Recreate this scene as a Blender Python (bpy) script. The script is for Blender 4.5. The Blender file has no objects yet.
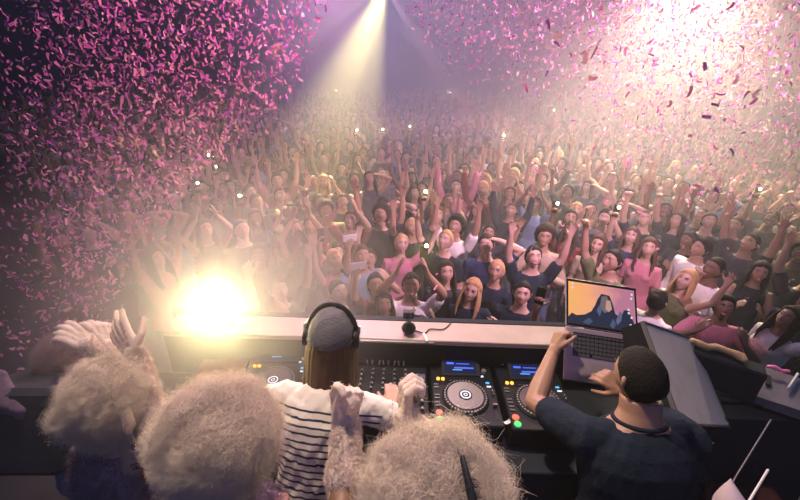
import bpy, bmesh, math, random
import numpy as np
from mathutils import Vector, Matrix, Quaternion

random.seed(7)
RNG = np.random.default_rng(11)
SC = bpy.context.scene
COL = SC.collection
V = Vector
PI = math.pi
R = math.radians

# ------------------------------------------------------------------ camera
CAM = V((0.0, 0.0, 3.55))
PITCH, ROLL = R(25.4), R(2.0)
FPX = 400.0
_r0 = V((1, 0, 0)); _f = V((0, math.cos(PITCH), -math.sin(PITCH))); _u0 = V((0, math.sin(PITCH), math.cos(PITCH)))
CR = _r0 * math.cos(ROLL) + _u0 * math.sin(ROLL)
CU = _u0 * math.cos(ROLL) - _r0 * math.sin(ROLL)
CF = _f
cd = bpy.data.cameras.new('camera'); cam = bpy.data.objects.new('camera', cd); COL.objects.link(cam)
cd.sensor_width = 36.0; cd.lens = 36.0 * FPX / 800.0; cd.clip_start = 0.05; cd.clip_end = 200
m = Matrix((CR, CU, -CF)).transposed().to_4x4(); m.translation = CAM
cam.matrix_world = m
SC.camera = cam

def ray(u, v):
    return CR * ((u - 400) / FPX) + CU * ((250 - v) / FPX) + CF
def at(u, v, z):
    d = ray(u, v); t = (z - CAM.z) / d.z
    return CAM + d * t
def pt(u, v, depth):
    return CAM + ray(u, v) * depth
def proj(p):
    q = V(p) - CAM; z = q.dot(CF)
    if z <= 0.05: return None
    return 400 + FPX * q.dot(CR) / z, 250 - FPX * q.dot(CU) / z, z

# ------------------------------------------------------------------ materials
def nt(m):
    m.use_nodes = True
    t = m.node_tree; t.nodes.clear()
    return t
def mat(name, col, rough=0.6, metal=0.0, var=0.12, scale=6.0, bump=0.0, bscale=40.0, emit=None, estr=0.0, sheen=0.0, spec=0.5, alpha=None, trans=0.0, sss=0.0):
    m = bpy.data.materials.new(name); t = nt(m); N = t.nodes; L = t.links
    out = N.new('ShaderNodeOutputMaterial'); b = N.new('ShaderNodeBsdfPrincipled')
    L.new(b.outputs[0], out.inputs['Surface'])
    b.inputs['Roughness'].default_value = rough; b.inputs['Metallic'].default_value = metal
    b.inputs['Specular IOR Level'].default_value = spec
    tc = N.new('ShaderNodeTexCoord')
    if var > 0:
        nz = N.new('ShaderNodeTexNoise'); nz.inputs['Scale'].default_value = scale; nz.inputs['Detail'].default_value = 4
        L.new(tc.outputs['Object'], nz.inputs['Vector'])
        mx = N.new('ShaderNodeMix'); mx.data_type = 'RGBA'
        mx.inputs[6].default_value = tuple(c * (1 - var) for c in col[:3]) + (1,)
        mx.inputs[7].default_value = tuple(min(1, c * (1 + var)) for c in col[:3]) + (1,)
        L.new(nz.outputs['Fac'], mx.inputs[0]); L.new(mx.outputs[2], b.inputs['Base Color'])
    else:
        b.inputs['Base Color'].default_value = tuple(col[:3]) + (1,)
    if bump > 0:
        n2 = N.new('ShaderNodeTexNoise'); n2.inputs['Scale'].default_value = bscale; n2.inputs['Detail'].default_value = 3
        L.new(tc.outputs['Object'], n2.inputs['Vector'])
        bp = N.new('ShaderNodeBump'); bp.inputs['Strength'].default_value = bump; bp.inputs['Distance'].default_value = 0.01
        L.new(n2.outputs['Fac'], bp.inputs['Height']); L.new(bp.outputs[0], b.inputs['Normal'])
    if emit is not None:
        b.inputs['Emission Color'].default_value = tuple(emit[:3]) + (1,); b.inputs['Emission Strength'].default_value = estr
    if sheen > 0: b.inputs['Sheen Weight'].default_value = sheen
    if trans > 0: b.inputs['Transmission Weight'].default_value = trans
    if sss > 0:
        b.inputs['Subsurface Weight'].default_value = sss; b.inputs['Subsurface Scale'].default_value = 0.02
    return m

# ------------------------------------------------------------------ properties
def tag(o, label=None, cat=None, group=None, kind=None):
    if label: o['label'] = label
    if cat: o['category'] = cat
    if group: o['group'] = group
    if kind: o['kind'] = kind
    return o
def empty(name, loc=(0, 0, 0), rz=0.0, label=None, cat=None, group=None, mw=None):
    o = bpy.data.objects.new(name, None); COL.objects.link(o)
    o.empty_display_size = 0.05
    if mw is not None: o.matrix_world = mw
    else: o.location = loc; o.rotation_euler = (0, 0, rz)
    return tag(o, label, cat, group)
def link(name, me, parent=None, mats=None, smooth=None):
    o = bpy.data.objects.new(name, me); COL.objects.link(o)
    if mats:
        me.materials.clear()
        for x in mats: me.materials.append(x)
    if smooth: me.shade_smooth()
    if parent is not None: o.parent = parent
    return o
def tree(o):
    yield o
    for c in o.children: yield from tree(c)
def dup(o, parent=None):
    c = o.copy(); COL.objects.link(c)
    if parent is not None:
        c.parent = parent; c.matrix_parent_inverse = o.matrix_parent_inverse.copy()
    for ch in list(o.children): dup(ch, c)
    return c

# ------------------------------------------------------------------ mesh building
def frame_of(d, hint=None):
    d = V(d).normalized()
    h = V(hint) if hint is not None else (V((0, 0, 1)) if abs(d.z) < 0.9 else V((1, 0, 0)))
    a = h - d * h.dot(d)
    if a.length < 1e-6: a = d.orthogonal()
    a.normalize(); b = d.cross(a)
    return a, b
class MB:
    def __init__(s): s.v = []; s.f = []; s.m = []
    def add(s, vs, fs, mi=0):
        n = len(s.v); s.v += [tuple(x) for x in vs]; s.f += [tuple(i + n for i in f) for f in fs]; s.m += [mi] * len(fs)
        return s
    def box(s, c, size, mi=0, rot=None, bev=0.0):
        x, y, z = (q / 2 for q in size)
        if bev > 0:
            b = min(bev, x * .9, y * .9, z * .9)
            pts = []
            for sx in (-1, 1):
                for sy in (-1, 1):
                    for sz in (-1, 1):
                        for k in range(3):
                            p = [sx * (x - b), sy * (y - b), sz * (z - b)]
                            p[k] = (sx * x, sy * y, sz * z)[k]
                            pts.append(p)
            bm = bmesh.new()
            for p in pts: bm.verts.new(p)
            r = bmesh.ops.convex_hull(bm, input=bm.verts)
            bmesh.ops.recalc_face_normals(bm, faces=bm.faces)
            bm.verts.index_update()
            vs = [v.co.copy() for v in bm.verts]; fs = [[v.index for v in f.verts] for f in bm.faces]; bm.free()
        else:
            vs = [V((a * x, b_ * y, c_ * z)) for a in (-1, 1) for b_ in (-1, 1) for c_ in (-1, 1)]
            fs = [(0, 1, 3, 2), (4, 6, 7, 5), (0, 4, 5, 1), (2, 3, 7, 6), (0, 2, 6, 4), (1, 5, 7, 3)]
        if rot is not None: vs = [rot @ p for p in vs]
        c = V(c)
        return s.add([c + p for p in vs], fs, mi)
    def tube(s, pts, rad, mi=0, n=12, flat=1.0, hint=None, caps=True):
        pts = [V(p) for p in pts]
        if not hasattr(rad, '__len__'): rad = [rad] * len(pts)
        rings = []; P = []; 
        tang = []
        for i in range(len(pts)):
            a = pts[max(i - 1, 0)]; b = pts[min(i + 1, len(pts) - 1)]
            tang.append((b - a).normalized())
        seq = []
        if caps:
            for ang in (80, 50, 25):
                a = R(ang); seq.append((pts[0] - tang[0] * rad[0] * math.sin(a), tang[0], rad[0] * math.cos(a)))
        for p, t, r_ in zip(pts, tang, rad): seq.append((p, t, r_))
        if caps:
            for ang in (25, 50, 80):
                a = R(ang); seq.append((pts[-1] + tang[-1] * rad[-1] * math.sin(a), tang[-1], rad[-1] * math.cos(a)))
        a, b = frame_of(tang[0], hint)
        vs = []
        for p, t, r_ in seq:
            a = a - t * a.dot(t)
            a.normalize(); b = t.cross(a)
            for k in range(n):
                th = 2 * PI * k / n
                vs.append(p + a * (math.cos(th) * r_ * flat) + b * (math.sin(th) * r_))
        fs = []
        K = len(seq)
        for i in range(K - 1):
            for k in range(n):
                k2 = (k + 1) % n
                fs.append((i * n + k, i * n + k2, (i + 1) * n + k2, (i + 1) * n + k))
        fs.append(tuple(reversed(range(n)))); fs.append(tuple((K - 1) * n + k for k in range(n)))
        return s.add(vs, fs, mi)
    def loft(s, rings, mi=0, n=24, p=2.3):
        """rings: (center, L axis, B axis, rx, ry)"""
        vs = []; fs = []
        for c, Lx, By, rx, ry in rings:
            for k in range(n):
                th = 2 * PI * k / n; ct, st = math.cos(th), math.sin(th)
                ex = math.copysign(abs(ct) ** (2 / p), ct) * rx; ey = math.copysign(abs(st) ** (2 / p), st) * ry
                vs.append(V(c) + Lx * ex + By * ey)
        for i in range(len(rings) - 1):
            for k in range(n):
                k2 = (k + 1) % n
                fs.append((i * n + k, i * n + k2, (i + 1) * n + k2, (i + 1) * n + k))
        fs.append(tuple(reversed(range(n)))); fs.append(tuple((len(rings) - 1) * n + k for k in range(n)))
        return s.add(vs, fs, mi)
    def lathe(s, prof, c=(0, 0, 0), mi=0, n=32, rot=None):
        vs = []; fs = []; c = V(c)
        for r_, z in prof:
            for k in range(n):
                th = 2 * PI * k / n; q = V((r_ * math.cos(th), r_ * math.sin(th), z))
                vs.append(c + (rot @ q if rot is not None else q))
        for i in range(len(prof) - 1):
            for k in range(n):
                k2 = (k + 1) % n
                fs.append((i * n + k, i * n + k2, (i + 1) * n + k2, (i + 1) * n + k))
        fs.append(tuple(reversed(range(n)))); fs.append(tuple((len(prof) - 1) * n + k for k in range(n)))
        return s.add(vs, fs, mi)
    def cyl(s, c, r_, h, mi=0, n=24, rot=None, bev=0.0):
        if bev > 0: prof = [(r_ - bev, -h / 2), (r_, -h / 2 + bev), (r_, h / 2 - bev), (r_ - bev, h / 2)]
        else: prof = [(r_, -h / 2), (r_, h / 2)]
        return s.lathe(prof, c, mi, n, rot)
    def ball(s, c, rad, mi=0, rot=None, lv=2):
        if not hasattr(rad, '__len__'): rad = (rad,) * 3
        U, F = ico(lv); c = V(c)
        vs = [V((a[0] * rad[0], a[1] * rad[1], a[2] * rad[2])) for a in U]
        if rot is not None: vs = [rot @ p for p in vs]
        return s.add([c + p for p in vs], F, mi)
    def mesh(s, name='m', smooth=False):
        me = bpy.data.meshes.new(name); me.from_pydata(s.v, [], s.f)
        if any(s.m): me.polygons.foreach_set('material_index', np.array(s.m, dtype=np.int32))
        if smooth: me.shade_smooth()
        me.update()
        return me
    def build(s, name, mats, parent=None, smooth=False):
        if not isinstance(mats, (list, tuple)): mats = [mats]
        me = s.mesh(name)
        for x in mats: me.materials.append(x)
        if smooth: me.shade_smooth()
        return link(name, me, parent)
_ico = {}
def ico(lv):
    if lv not in _ico:
        bm = bmesh.new(); bmesh.ops.create_icosphere(bm, subdivisions=lv, radius=1.0)
        bm.verts.index_update()
        _ico[lv] = (np.array([v.co[:] for v in bm.verts]), [tuple(v.index for v in f.verts) for f in bm.faces]); bm.free()
    return _ico[lv]
def remesh(me, voxel, smooth=2, ratio=1.0, fac=0.5):
    o = bpy.data.objects.new('tmp', me); COL.objects.link(o)
    a = o.modifiers.new('r', 'REMESH'); a.mode = 'VOXEL'; a.voxel_size = voxel; a.use_smooth_shade = True
    if smooth:
        b = o.modifiers.new('s', 'SMOOTH'); b.iterations = smooth; b.factor = fac
    if ratio < 1:
        c = o.modifiers.new('d', 'DECIMATE'); c.ratio = ratio
    dg = bpy.context.evaluated_depsgraph_get(); dg.update()
    r_ = bpy.data.meshes.new_from_object(o.evaluated_get(dg))
    bpy.data.objects.remove(o); bpy.data.meshes.remove(me)
    r_.shade_smooth()
    return r_
def arrays(me):
    n = len(me.vertices); v = np.empty(n * 3, dtype=np.float64); me.vertices.foreach_get('co', v)
    return v.reshape(-1, 3), [tuple(p.vertices) for p in me.polygons]
def wob(P, f, seed=0.0):
    """cheap smooth noise -1..1 on an (n,3) array"""
    x, y, z = P[:, 0] * f, P[:, 1] * f, P[:, 2] * f; s_ = seed
    return (np.sin(x * 1.7 + y * .9 + s_) * np.sin(y * 2.1 - z * 1.1 + s_ * 1.3) + np.sin(z * 1.9 + x * 1.3 + s_ * .7) * np.sin(x * 3.1 - y * 2.3 + 1.7 + s_)) * .5
def ruffle(me, amp, f, seed=0.0):
    n = len(me.vertices); co = np.empty(n * 3, dtype=np.float32); no = np.empty(n * 3, dtype=np.float32)
    me.vertices.foreach_get('co', co); me.vertex_normals.foreach_get('vector', no)
    co = co.reshape(-1, 3); no = no.reshape(-1, 3)
    d = wob(co, f, seed) * .6 + wob(co * np.array([1, 1, .5]), f * 2.3, seed + 3) * .4
    co += no * (d * amp)[:, None]
    me.vertices.foreach_set('co', co.ravel().astype(np.float32)); me.update()
def sm(x, a, b):
    t = np.clip((x - a) / (b - a), 0, 1); return t * t * (3 - 2 * t)
def mesh_np(name, verts, quads, mats=None, smooth=True, colors=None):
    """verts (n,3), quads (m,k) numpy"""
    me = bpy.data.meshes.new(name); n = len(verts); m_, k = quads.shape
    me.vertices.add(n); me.vertices.foreach_set('co', np.ascontiguousarray(verts, dtype=np.float32).ravel())
    me.loops.add(m_ * k); me.loops.foreach_set('vertex_index', np.ascontiguousarray(quads, dtype=np.int32).ravel())
    me.polygons.add(m_); me.polygons.foreach_set('loop_start', np.arange(0, m_ * k, k, dtype=np.int32))
    if smooth: me.polygons.foreach_set('use_smooth', np.ones(m_, dtype=bool))
    if colors is not None:
        a = me.color_attributes.new('Col', 'FLOAT_COLOR', 'POINT')
        c4 = np.ones((n, 4), dtype=np.float32); c4[:, :3] = colors; a.data.foreach_set('color', c4.ravel())
    me.update(calc_edges=True)
    for x in mats or []: me.materials.append(x)
    return me
FOG = .054
PUFF = .8
LENS = 25
LAMPW = 125
WORLD = .16
B0 = pt(385, -14, 9.0)
WARM = (1.0, .88, .46); BEAM = (1.0, .86, .32); CREAM = (1.0, .80, .55); PINK = (1.0, .40, .50); MAUVE = (1.0, .58, .82)
LIGHTS = [
 ('beam_main', B0, at(258, 300, 1.0), 14500, BEAM, 18, .9, .08),
 ('beam_second', B0, at(362, 230, 1.0), 13000, BEAM, 8, .9, .08),
 ('beam_third', B0, at(130, 160, 1.5), 3500, BEAM, 10, .9, .08),
 ('beam_fourth', B0, at(520, 200, 1.0), 2500, PINK, 12, .8, .05),
 ('haze_flood', pt(712, -60, 7.5), at(640, 200, 1.5), 8300, CREAM, 80, .8, .4),
 ('pink_flood', pt(570, -60, 7), at(560, 120, 1.0), 1900, PINK, 75, .8, .4),
 ('crowd_wash_near', (2.2, 1.9, 4.7), (1.0, 6.5, 1.3), 1250, MAUVE, 95, .9, .06),  # unseen fill lamp added to light the faces of the front rows
 ('crowd_wash_far', (1.0, 9, 8.2), (1.0, 13, 1), 1900, MAUVE, 115, .8, .3),
 ('blue_wash', (-2.5, 14, 8.4), (0.5, 9, 1), 2600, (.38, .42, 1.0), 110, .9, .3),  # unseen lamp added to tint the haze bluish
 ('confetti_wash', pt(345, -45, 4.4), pt(200, 185, 3.2), 700, (1.0, .38, .62), 88, .8, .15),
 ('booth_wash', (.9, 5.5, 6.2), (.2, 1.2, 2.2), 620, (1.0, .66, .60), 40, .8, .2),
 ('stage_wash', (-.9, 2.1, 5.8), (-.05, .95, 2.4), 740, (1.0, .74, .54), 55, .9, .1),
 ('stage_fill', (.6, -1.2, 5.5), (0, 1.2, 2.4), 55, (.6, .40, .95), 60, .9, .3),
]
SC.view_settings.view_transform = 'Standard'; SC.view_settings.look = 'None'; SC.view_settings.exposure = 0.0; SC.view_settings.gamma = 1
SC.view_settings.use_curve_mapping = False
SC.cycles.use_denoising = True
SC.cycles.volume_bounces = 1
SC.cycles.max_bounces = 5; SC.cycles.diffuse_bounces = 3; SC.cycles.transparent_max_bounces = 8
# ------------------------------------------------------------------ people
def head_surface(n, female=False):
    x, y, z = n[:, 0], n[:, 1], n[:, 2]
    sx = .0745 * (1 - .34 * sm(-z, .15, 1.0)) * (1 - .05 * sm(z, .3, 1))
    if female: sx = sx * .95
    X = sx * np.sign(x) * np.abs(x) ** .95
    Y = np.where(y < 0, -.088 * np.abs(y) ** .86, .104 * y)
    Y = Y * (1 - .45 * sm(-z, .05, .9) * (y > 0))
    Z = .118 * z
    Y = Y + (.006 * sm(z, .5, 1.0)) * (y < 0)
    w = sm(-y, .15, .45)
    g = lambda cx, cz, s1, s2: np.exp(-((np.abs(X) - cx) / s1) ** 2 - ((Z - cz) / s2) ** 2)
    d = np.zeros_like(X)
    d += -.010 * g(.030, .014, .017, .012)
    d += .005 * g(.026, .036, .022, .008)
    t = np.clip((.020 - Z) / .052, 0, 1)
    d += .020 * t * np.exp(-(X / (.007 + .006 * t)) ** 2) * (Z < .022) * sm(Z, -.040, -.030)
    d += .006 * g(.011, -.028, .006, .006)
    d += .005 * g(.046, -.014, .017, .014)
    d += .0075 * np.exp(-(X / .022) ** 2) * (np.exp(-((Z + .052) / .005) ** 2) + np.exp(-((Z + .066) / .006) ** 2))
    d += -.004 * np.exp(-(X / .024) ** 2) * np.exp(-((Z + .059) / .0025) ** 2)
    d += .011 * np.exp(-(X / .022) ** 2 - ((Z + .098) / .016) ** 2)
    d += -.005 * g(.040, -.055, .012, .02)
    return np.stack([X, Y - d * w, Z], 1)
def head_geo(lv=4, female=False, smile=True):
    """list of (verts, faces, material index): 0 skin 1 lips 2 eye 3 iris 4 brow 5 teeth"""
    U, F = ico(lv); P = head_surface(U, female); mi = np.zeros(len(F), int)
    out = [(P, [tuple(f) for f in F], mi)]
    b = MB()
    for s_ in (-1, 1):
        b.ball((s_ * .030, -.0755, .0130), (.0125, .0085, .0062), 2, lv=2)
        b.ball((s_ * .0295, -.0815, .0132), (.0052, .0036, .0052), 3, lv=1)
        b.tube([(s_ * .030 - .0135, -.0765, .0125), (s_ * .030 - .006, -.0835, .0185), (s_ * .030 + .006, -.0835, .0185), (s_ * .030 + .0135, -.0755, .0120)], [.0016, .0022, .0022, .0016], 4 if female else 0, n=6)
        b.tube([(s_ * .014, -.0875, .0335), (s_ * .031, -.0885, .0370), (s_ * .047, -.0765, .0335)], [.0030, .0032, .0016], 4, n=6)
        er = [(s_ * .071, .006, .02), (s_ * .082, .016, .026), (s_ * .086, .020, .008), (s_ * .080, .012, -.012), (s_ * .072, .004, -.022)]
        b.tube(er, [.005, .008, .0085, .007, .005], 0, n=8)
        b.ball((s_ * .075, .010, .003), (.006, .012, .018), 0, lv=1)
    cz = .005 if smile else .0
    yy = -.0915
    if smile: b.ball((0, yy + .008, -.0585), (.0185, .0085, .0048), 5, lv=2)
    b.tube([(-.024, yy + .013, -.058 + cz), (-.010, yy + .001, -.0535), (0, yy + .0005, -.0545), (.010, yy + .001, -.0535), (.024, yy + .013, -.058 + cz)], [.0016, .0032, .0030, .0032, .0016], 1, n=6)
    b.tube([(-.024, yy + .013, -.058 + cz), (-.010, yy + .002, -.0645 - cz * .3), (.010, yy + .002, -.0645 - cz * .3), (.024, yy + .013, -.058 + cz)], [.0016, .0040, .0040, .0016], 1, n=6)
    out.append((np.array(b.v), b.f, np.array(b.m)))
    return out
HAIRLINE = ([-1, -.75, -.45, -.2, .05, .25, 1], [.68, .62, .46, .12, -.10, -.62, -.72])
def hair_mesh(style, seed=0):
    U, F = ico(4); P = head_surface(U)
    h = np.interp(U[:, 1], *HAIRLINE)
    if style == 'bald': h = h + .6
    m_ = sm(U[:, 2] - h, -.04, .07)
    th = {'buzz': .006, 'short': .014, 'quiff': .016, 'curly': .034, 'long': .020, 'bun': .012, 'ponytail': .013, 'bob': .02}[style]
    t = th * (1 + .25 * wob(P, 60, seed))
    if style == 'quiff': t = t + .022 * sm(U[:, 2], .3, .9) * sm(-U[:, 1], -.2, .6)
    if style == 'curly': t = t + .010 * wob(P, 190, seed) + .012 * sm(U[:, 2], -.2, .6)
    if style in ('long', 'bob', 'ponytail', 'bun'): t = t + .003 * np.sin(np.arctan2(U[:, 0], U[:, 1]) * 26 + seed)
    Q = P + U * (t * m_)[:, None] - U * (.014 * (1 - m_))[:, None]
    b = MB(); b.add(Q, F, 0)
    rnd = random.Random(seed)
    if style in ('long', 'bob'):
        Lh = .30 if style == 'long' else .16
        for k in range(17):
            a = R(-118 + 236 * k / 16)      # around the back, 0 = straight back
            sx, sy = math.sin(a), math.cos(a)
            r1 = .078 + .008 * abs(sy)
            p0 = V((sx * .072, sy * .09 + .004, .045)); p1 = V((sx * (r1 + .012), sy * (r1 + .02) + .006, -.03))
            p2 = V((sx * (r1 + .022) + rnd.uniform(-.006, .006), sy * (r1 + .012) + .012, -.03 - Lh * .35))
            p3 = V((sx * (r1 + .018 + rnd.uniform(0, .012)), sy * (r1 - .002) + .012, -.03 - Lh * .7))
            p4 = V((sx * (r1 + rnd.uniform(0, .02)), sy * (r1 - .01) + .012, -.03 - Lh * rnd.uniform(.9, 1.08)))
            b.tube([p0, p1, p2, p3, p4], [.016, .021, .021, .018, .007], 0, n=8, flat=.62, hint=(sx, sy, 0))
    if style == 'bun': b.ball((0, .075, .10), (.038, .036, .034), 0, lv=3)
    if style == 'ponytail':
        b.tube([(0, .10, .05), (0, .135, .035), (.01, .15, -.05), (.0, .145, -.14), (-.01, .13, -.20)], [.014, .022, .026, .022, .008], 0, n=10)
    me = b.mesh('hair', smooth=True)
    return me
def hand(b, W, d, n, side, curl=(20, 20, 20, 20), spread=6, thumb=0.75, s=1.0, mi=0, rs=1.0):
    """W wrist, d fingers' direction, n palm normal; thumb towards t. curl in degrees per joint"""
    d = V(d).normalized(); n = V(n); n = (n - d * n.dot(d)).normalized(); t = d.cross(n) * side
    ln = [.070, .079, .073, .057]; off = [.031, .010, -.011, -.030]
    tips = []
    for i in range(4):
        kn = W + (d * (.092 - .006 * abs(i - 1)) + t * off[i]) * s
        b.tube([W + t * off[i] * .45 * s, W + (d * .045 + t * off[i] * .8) * s, kn], [.0165 * s, .0155 * s, .0125 * s], mi, n=8)
        c = curl[i]; fd = (Quaternion(n, R(-side * spread * (1.2 - i) * 1.0)) @ d).normalized()
        ax = fd.cross(n).normalized(); p = kn; L_ = ln[i] * s; pts = [kn]; ang = 0
        for q, fr in enumerate((.45, .30, .25)):
            ang += c * (1.0 if q == 0 else 1.1)
            dd = Quaternion(ax, R(ang)) @ fd
            p = p + dd * L_ * fr; pts.append(p)
        b.tube(pts, [.0108 * s * rs, .0098 * s * rs, .0088 * s * rs, .0078 * s * rs], mi, n=8); tips.append(p)
    b.tube([W - d * .0 + t * .02 * s, W + (d * .05 + t * .018) * s], [.019 * s, .017 * s], mi, n=8)
    q0 = W + (d * .022 + t * .026) * s; td = (d * .62 + t * thumb + n * .28).normalized()
    q1 = q0 + td * .042 * s; td2 = (d * .8 + t * thumb * .45 + n * .45).normalized(); q2 = q1 + td2 * .030 * s; q3 = q2 + (td2 + d * .2).normalized() * .024 * s
    b.tube([q0, q1, q2, q3], [.0165 * s, .0128 * s, .0108 * s, .0085 * s], mi, n=8)
    return W + (d * .09 + n * .03) * s
def ik(S, W, l1, l2, pole):
    S, W = V(S), V(W); d = W - S; L_ = d.length
    if L_ > (l1 + l2) * .995: d = d.normalized() * (l1 + l2) * .995; W = S + d; L_ = d.length
    a = (l1 * l1 - l2 * l2 + L_ * L_) / (2 * L_); h = math.sqrt(max(l1 * l1 - a * a, 0))
    u = d.normalized(); p = V(pole); p = (p - u * p.dot(u)).normalized()
    return S + u * a + p * h, W
class Person:
    """Joint layout of a standing figure, facing -Y, feet at z=0, 1.75 m tall."""
    def __init__(s, female=False, lean0=0, lean1=0, side=0, head=(0, 0, 0), arms=None, legs=0.10, bulk=1.0, knee=0.0):
        s.f = female; s.bulk = bulk
        zs = [.84, .92, 1.00, 1.08, 1.17, 1.26, 1.34, 1.40, 1.445, 1.485, 1.52, 1.57]
        if female: rx = [.165, .182, .165, .128, .130, .145, .150, .135, .098, .060, .050, .050]; ry = [.115, .122, .108, .090, .095, .108, .112, .094, .070, .054, .050, .050]
        else: rx = [.158, .168, .158, .146, .152, .168, .178, .160, .118, .074, .060, .060]; ry = [.112, .118, .110, .102, .108, .118, .120, .104, .080, .064, .060, .060]
        s.rings = []; p = V((0, 0, .84)); prev = .84
        for i, z in enumerate(zs):
            k = (z - .84) / .76; th = R(lean0 + (lean1 - lean0) * k); sd = R(side * k)
            u = V((math.sin(sd), -math.sin(th), math.cos(th) * math.cos(sd))).normalized()
            p = p + u * (z - prev); prev = z
            B = V((1, 0, 0)).cross(u).normalized() * -1; Lx = u.cross(B).normalized(); 
            if Lx.x < 0: Lx = -Lx
            s.rings.append((p.copy(), Lx, B, rx[i] * bulk, ry[i] * bulk, u.copy()))
        c, Lx, B, _, _, u = s.rings[7]
        w = (.155 if female else .182) * (bulk * .5 + .5)
        s.sh = {1: c + Lx * w + u * .004, -1: c - Lx * w + u * .004}      # +1: x>0
        nk = s.rings[-1]
        hr = Matrix.Rotation(R(head[2]), 3, 'Z') @ Matrix.Rotation(R(head[0]), 3, 'X') @ Matrix.Rotation(R(head[1]), 3, 'Y')
        s.headR = hr; s.headC = nk[0] + nk[5] * .005 + hr @ V((0, -.018, .072))
        s.l1, s.l2 = (.275, .245) if female else (.29, .26)
        s.arm = {}
        for sd in (1, -1):
            a = arms[sd]; S = s.sh[sd]
            if 'w' in a: E, W = ik(S, a['w'], s.l1, s.l2, a.get('pole', (sd * .5, .5, -.6)))
            else:
                E = S + V(a['u']).normalized() * s.l1; W = E + V(a['l']).normalized() * s.l2
            d = V(a.get('d', tuple(W - E))).normalized()
            s.arm[sd] = dict(S=S, E=E, W=W, d=d, n=V(a.get('n', (0, -1, 0))), curl=a.get('curl', (18, 18, 20, 24)), spread=a.get('spread', 6), thumb=a.get('thumb', .75))
        hp = s.rings[1][0]
        s.leg = {}
        for sd in (1, -1):
            H_ = V((sd * .085, hp.y, .90)); K = V((sd * (.095 + legs * .4), -.03 - knee, .48)); A = V((sd * (.10 + legs), .02, .09))
            s.leg[sd] = (H_, K, A)
    def limbs(s, b, grow=0.0, arms=True, part=1.0):
        k = (.84 if s.f else 1.0) * (s.bulk * .5 + .5)
        for sd in (1, -1):
            a = s.arm[sd]; S, E, W = a['S'], a['E'], a['W']
            inn = s.rings[7][0].lerp(S, .45)
            b.tube([inn, S, S.lerp(E, .35), S.lerp(E, .7), E], [.055 * k, .062 * k, .052 * k, .046 * k, .041 * k], n=12)
            b.tube([E, E.lerp(W, .3), E.lerp(W, .7), W, W + a['d'] * .02], [.041 * k, .043 * k, .033 * k, .0265 * k, .024 * k], n=12)
    def body_mesh(s, voxel=.008, headlv=4, smile=True, ratio=.5, hands=True, legs=True, sc=1.0):
        b = MB()
        b.loft([r_[:5] for r_ in s.rings]); 
        s.limbs(b)
        k = .95 if s.f else 1.0
        if legs:
            for sd in (1, -1):
                H_, K, A = s.leg[sd]
                b.tube([H_, H_.lerp(K, .5), K, K.lerp(A, .35), A], [.088 * k, .078 * k, .056 * k, .056 * k, .04 * k], n=12)
                b.tube([A + V((0, .03, -.045)), A + V((sd * .01, -.08, -.055)), A + V((sd * .02, -.15, -.062))], [.034, .036, .026], n=10)
        if hands:
            for sd in (1, -1):
                a = s.arm[sd]
                hs = (.9 if s.f else 1.0) * sc
                a['grip'] = hand(b, a['W'] + a['d'] * .012, a['d'], a['n'], -sd, a['curl'], a['spread'], a['thumb'], s=hs)
        me = remesh(b.mesh(), voxel, 2, ratio)
        v, f = arrays(me); bpy.data.meshes.remove(me)
        A_ = [(v, f, np.zeros(len(f), int))]
        if headlv:
            for (hv, hf, hm) in head_geo(headlv, s.f, smile):
                hv = hv @ np.array(s.headR).T + np.array(s.headC)
                A_.append((hv, hf, hm))
        B = MB()
        for v_, f_, m_ in A_:
            n0 = len(B.v); B.v += list(map(tuple, v_)); B.f += [tuple(int(i) + n0 for i in q) for q in f_]; B.m += [int(i) for i in m_]
        return B.mesh('person', smooth=True)
    def shirt_mesh(s, sleeve='short', voxel=.011, fold=.006, seed=0, ratio=.5, hem=1, loose=1.0):
        b = MB(); g = .014 * loose
        rr = [(c, Lx, B, rx + g * (1.7 if q < 2 else 1), ry + g * (1.7 if q < 2 else 1)) for q, (c, Lx, B, rx, ry, u) in enumerate(s.rings[(1 if hem else 3):9])]
        c, Lx, B, rx, ry, u = s.rings[9]; rr.append((c - u * .012, Lx, B, rx * .9 + .016, ry * .9 + .012))
        c0, Lx, B, rx, ry, u = s.rings[1 if hem else 3]; rr.insert(0, (c0 - u * .03, Lx, B, rx + g * 1.9, ry + g * 1.9))
        b.loft(rr)
        k = (.84 if s.f else 1.0) * (s.bulk * .5 + .5)
        if s.f:
            for sx in (-1, 1):
                c, Lx, B, rx, ry, u = s.rings[6]
                b.ball(c + Lx * sx * .075 - B * (-.085 if B.y < 0 else .085) * 1.0 - u * .02, (.058, .045, .055), lv=2)
        for sd in (1, -1):
            a = s.arm[sd]; S, E, W = a['S'], a['E'], a['W']; inn = s.rings[7][0].lerp(S, .45)
            if sleeve == 'none':
                b.tube([inn, S.lerp(inn, .35)], [.062 * k, .06 * k], n=12); continue
            T = S.lerp(E, .62)
            if sleeve == 'short': b.tube([inn, S, S.lerp(E, .35), T], [.066 * k, .075 * k, .070 * k, .066 * k], n=14)
            else: b.tube([inn, S, S.lerp(E, .5), E, E.lerp(W, .5), E.lerp(W, .93)], [.066 * k, .074 * k, .064 * k, .056 * k, .05 * k, .038 * k], n=14)
        me = remesh(b.mesh(), voxel, 2, ratio); ruffle(me, fold, 26, seed); me.name = 'shirt'
        return me
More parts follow.
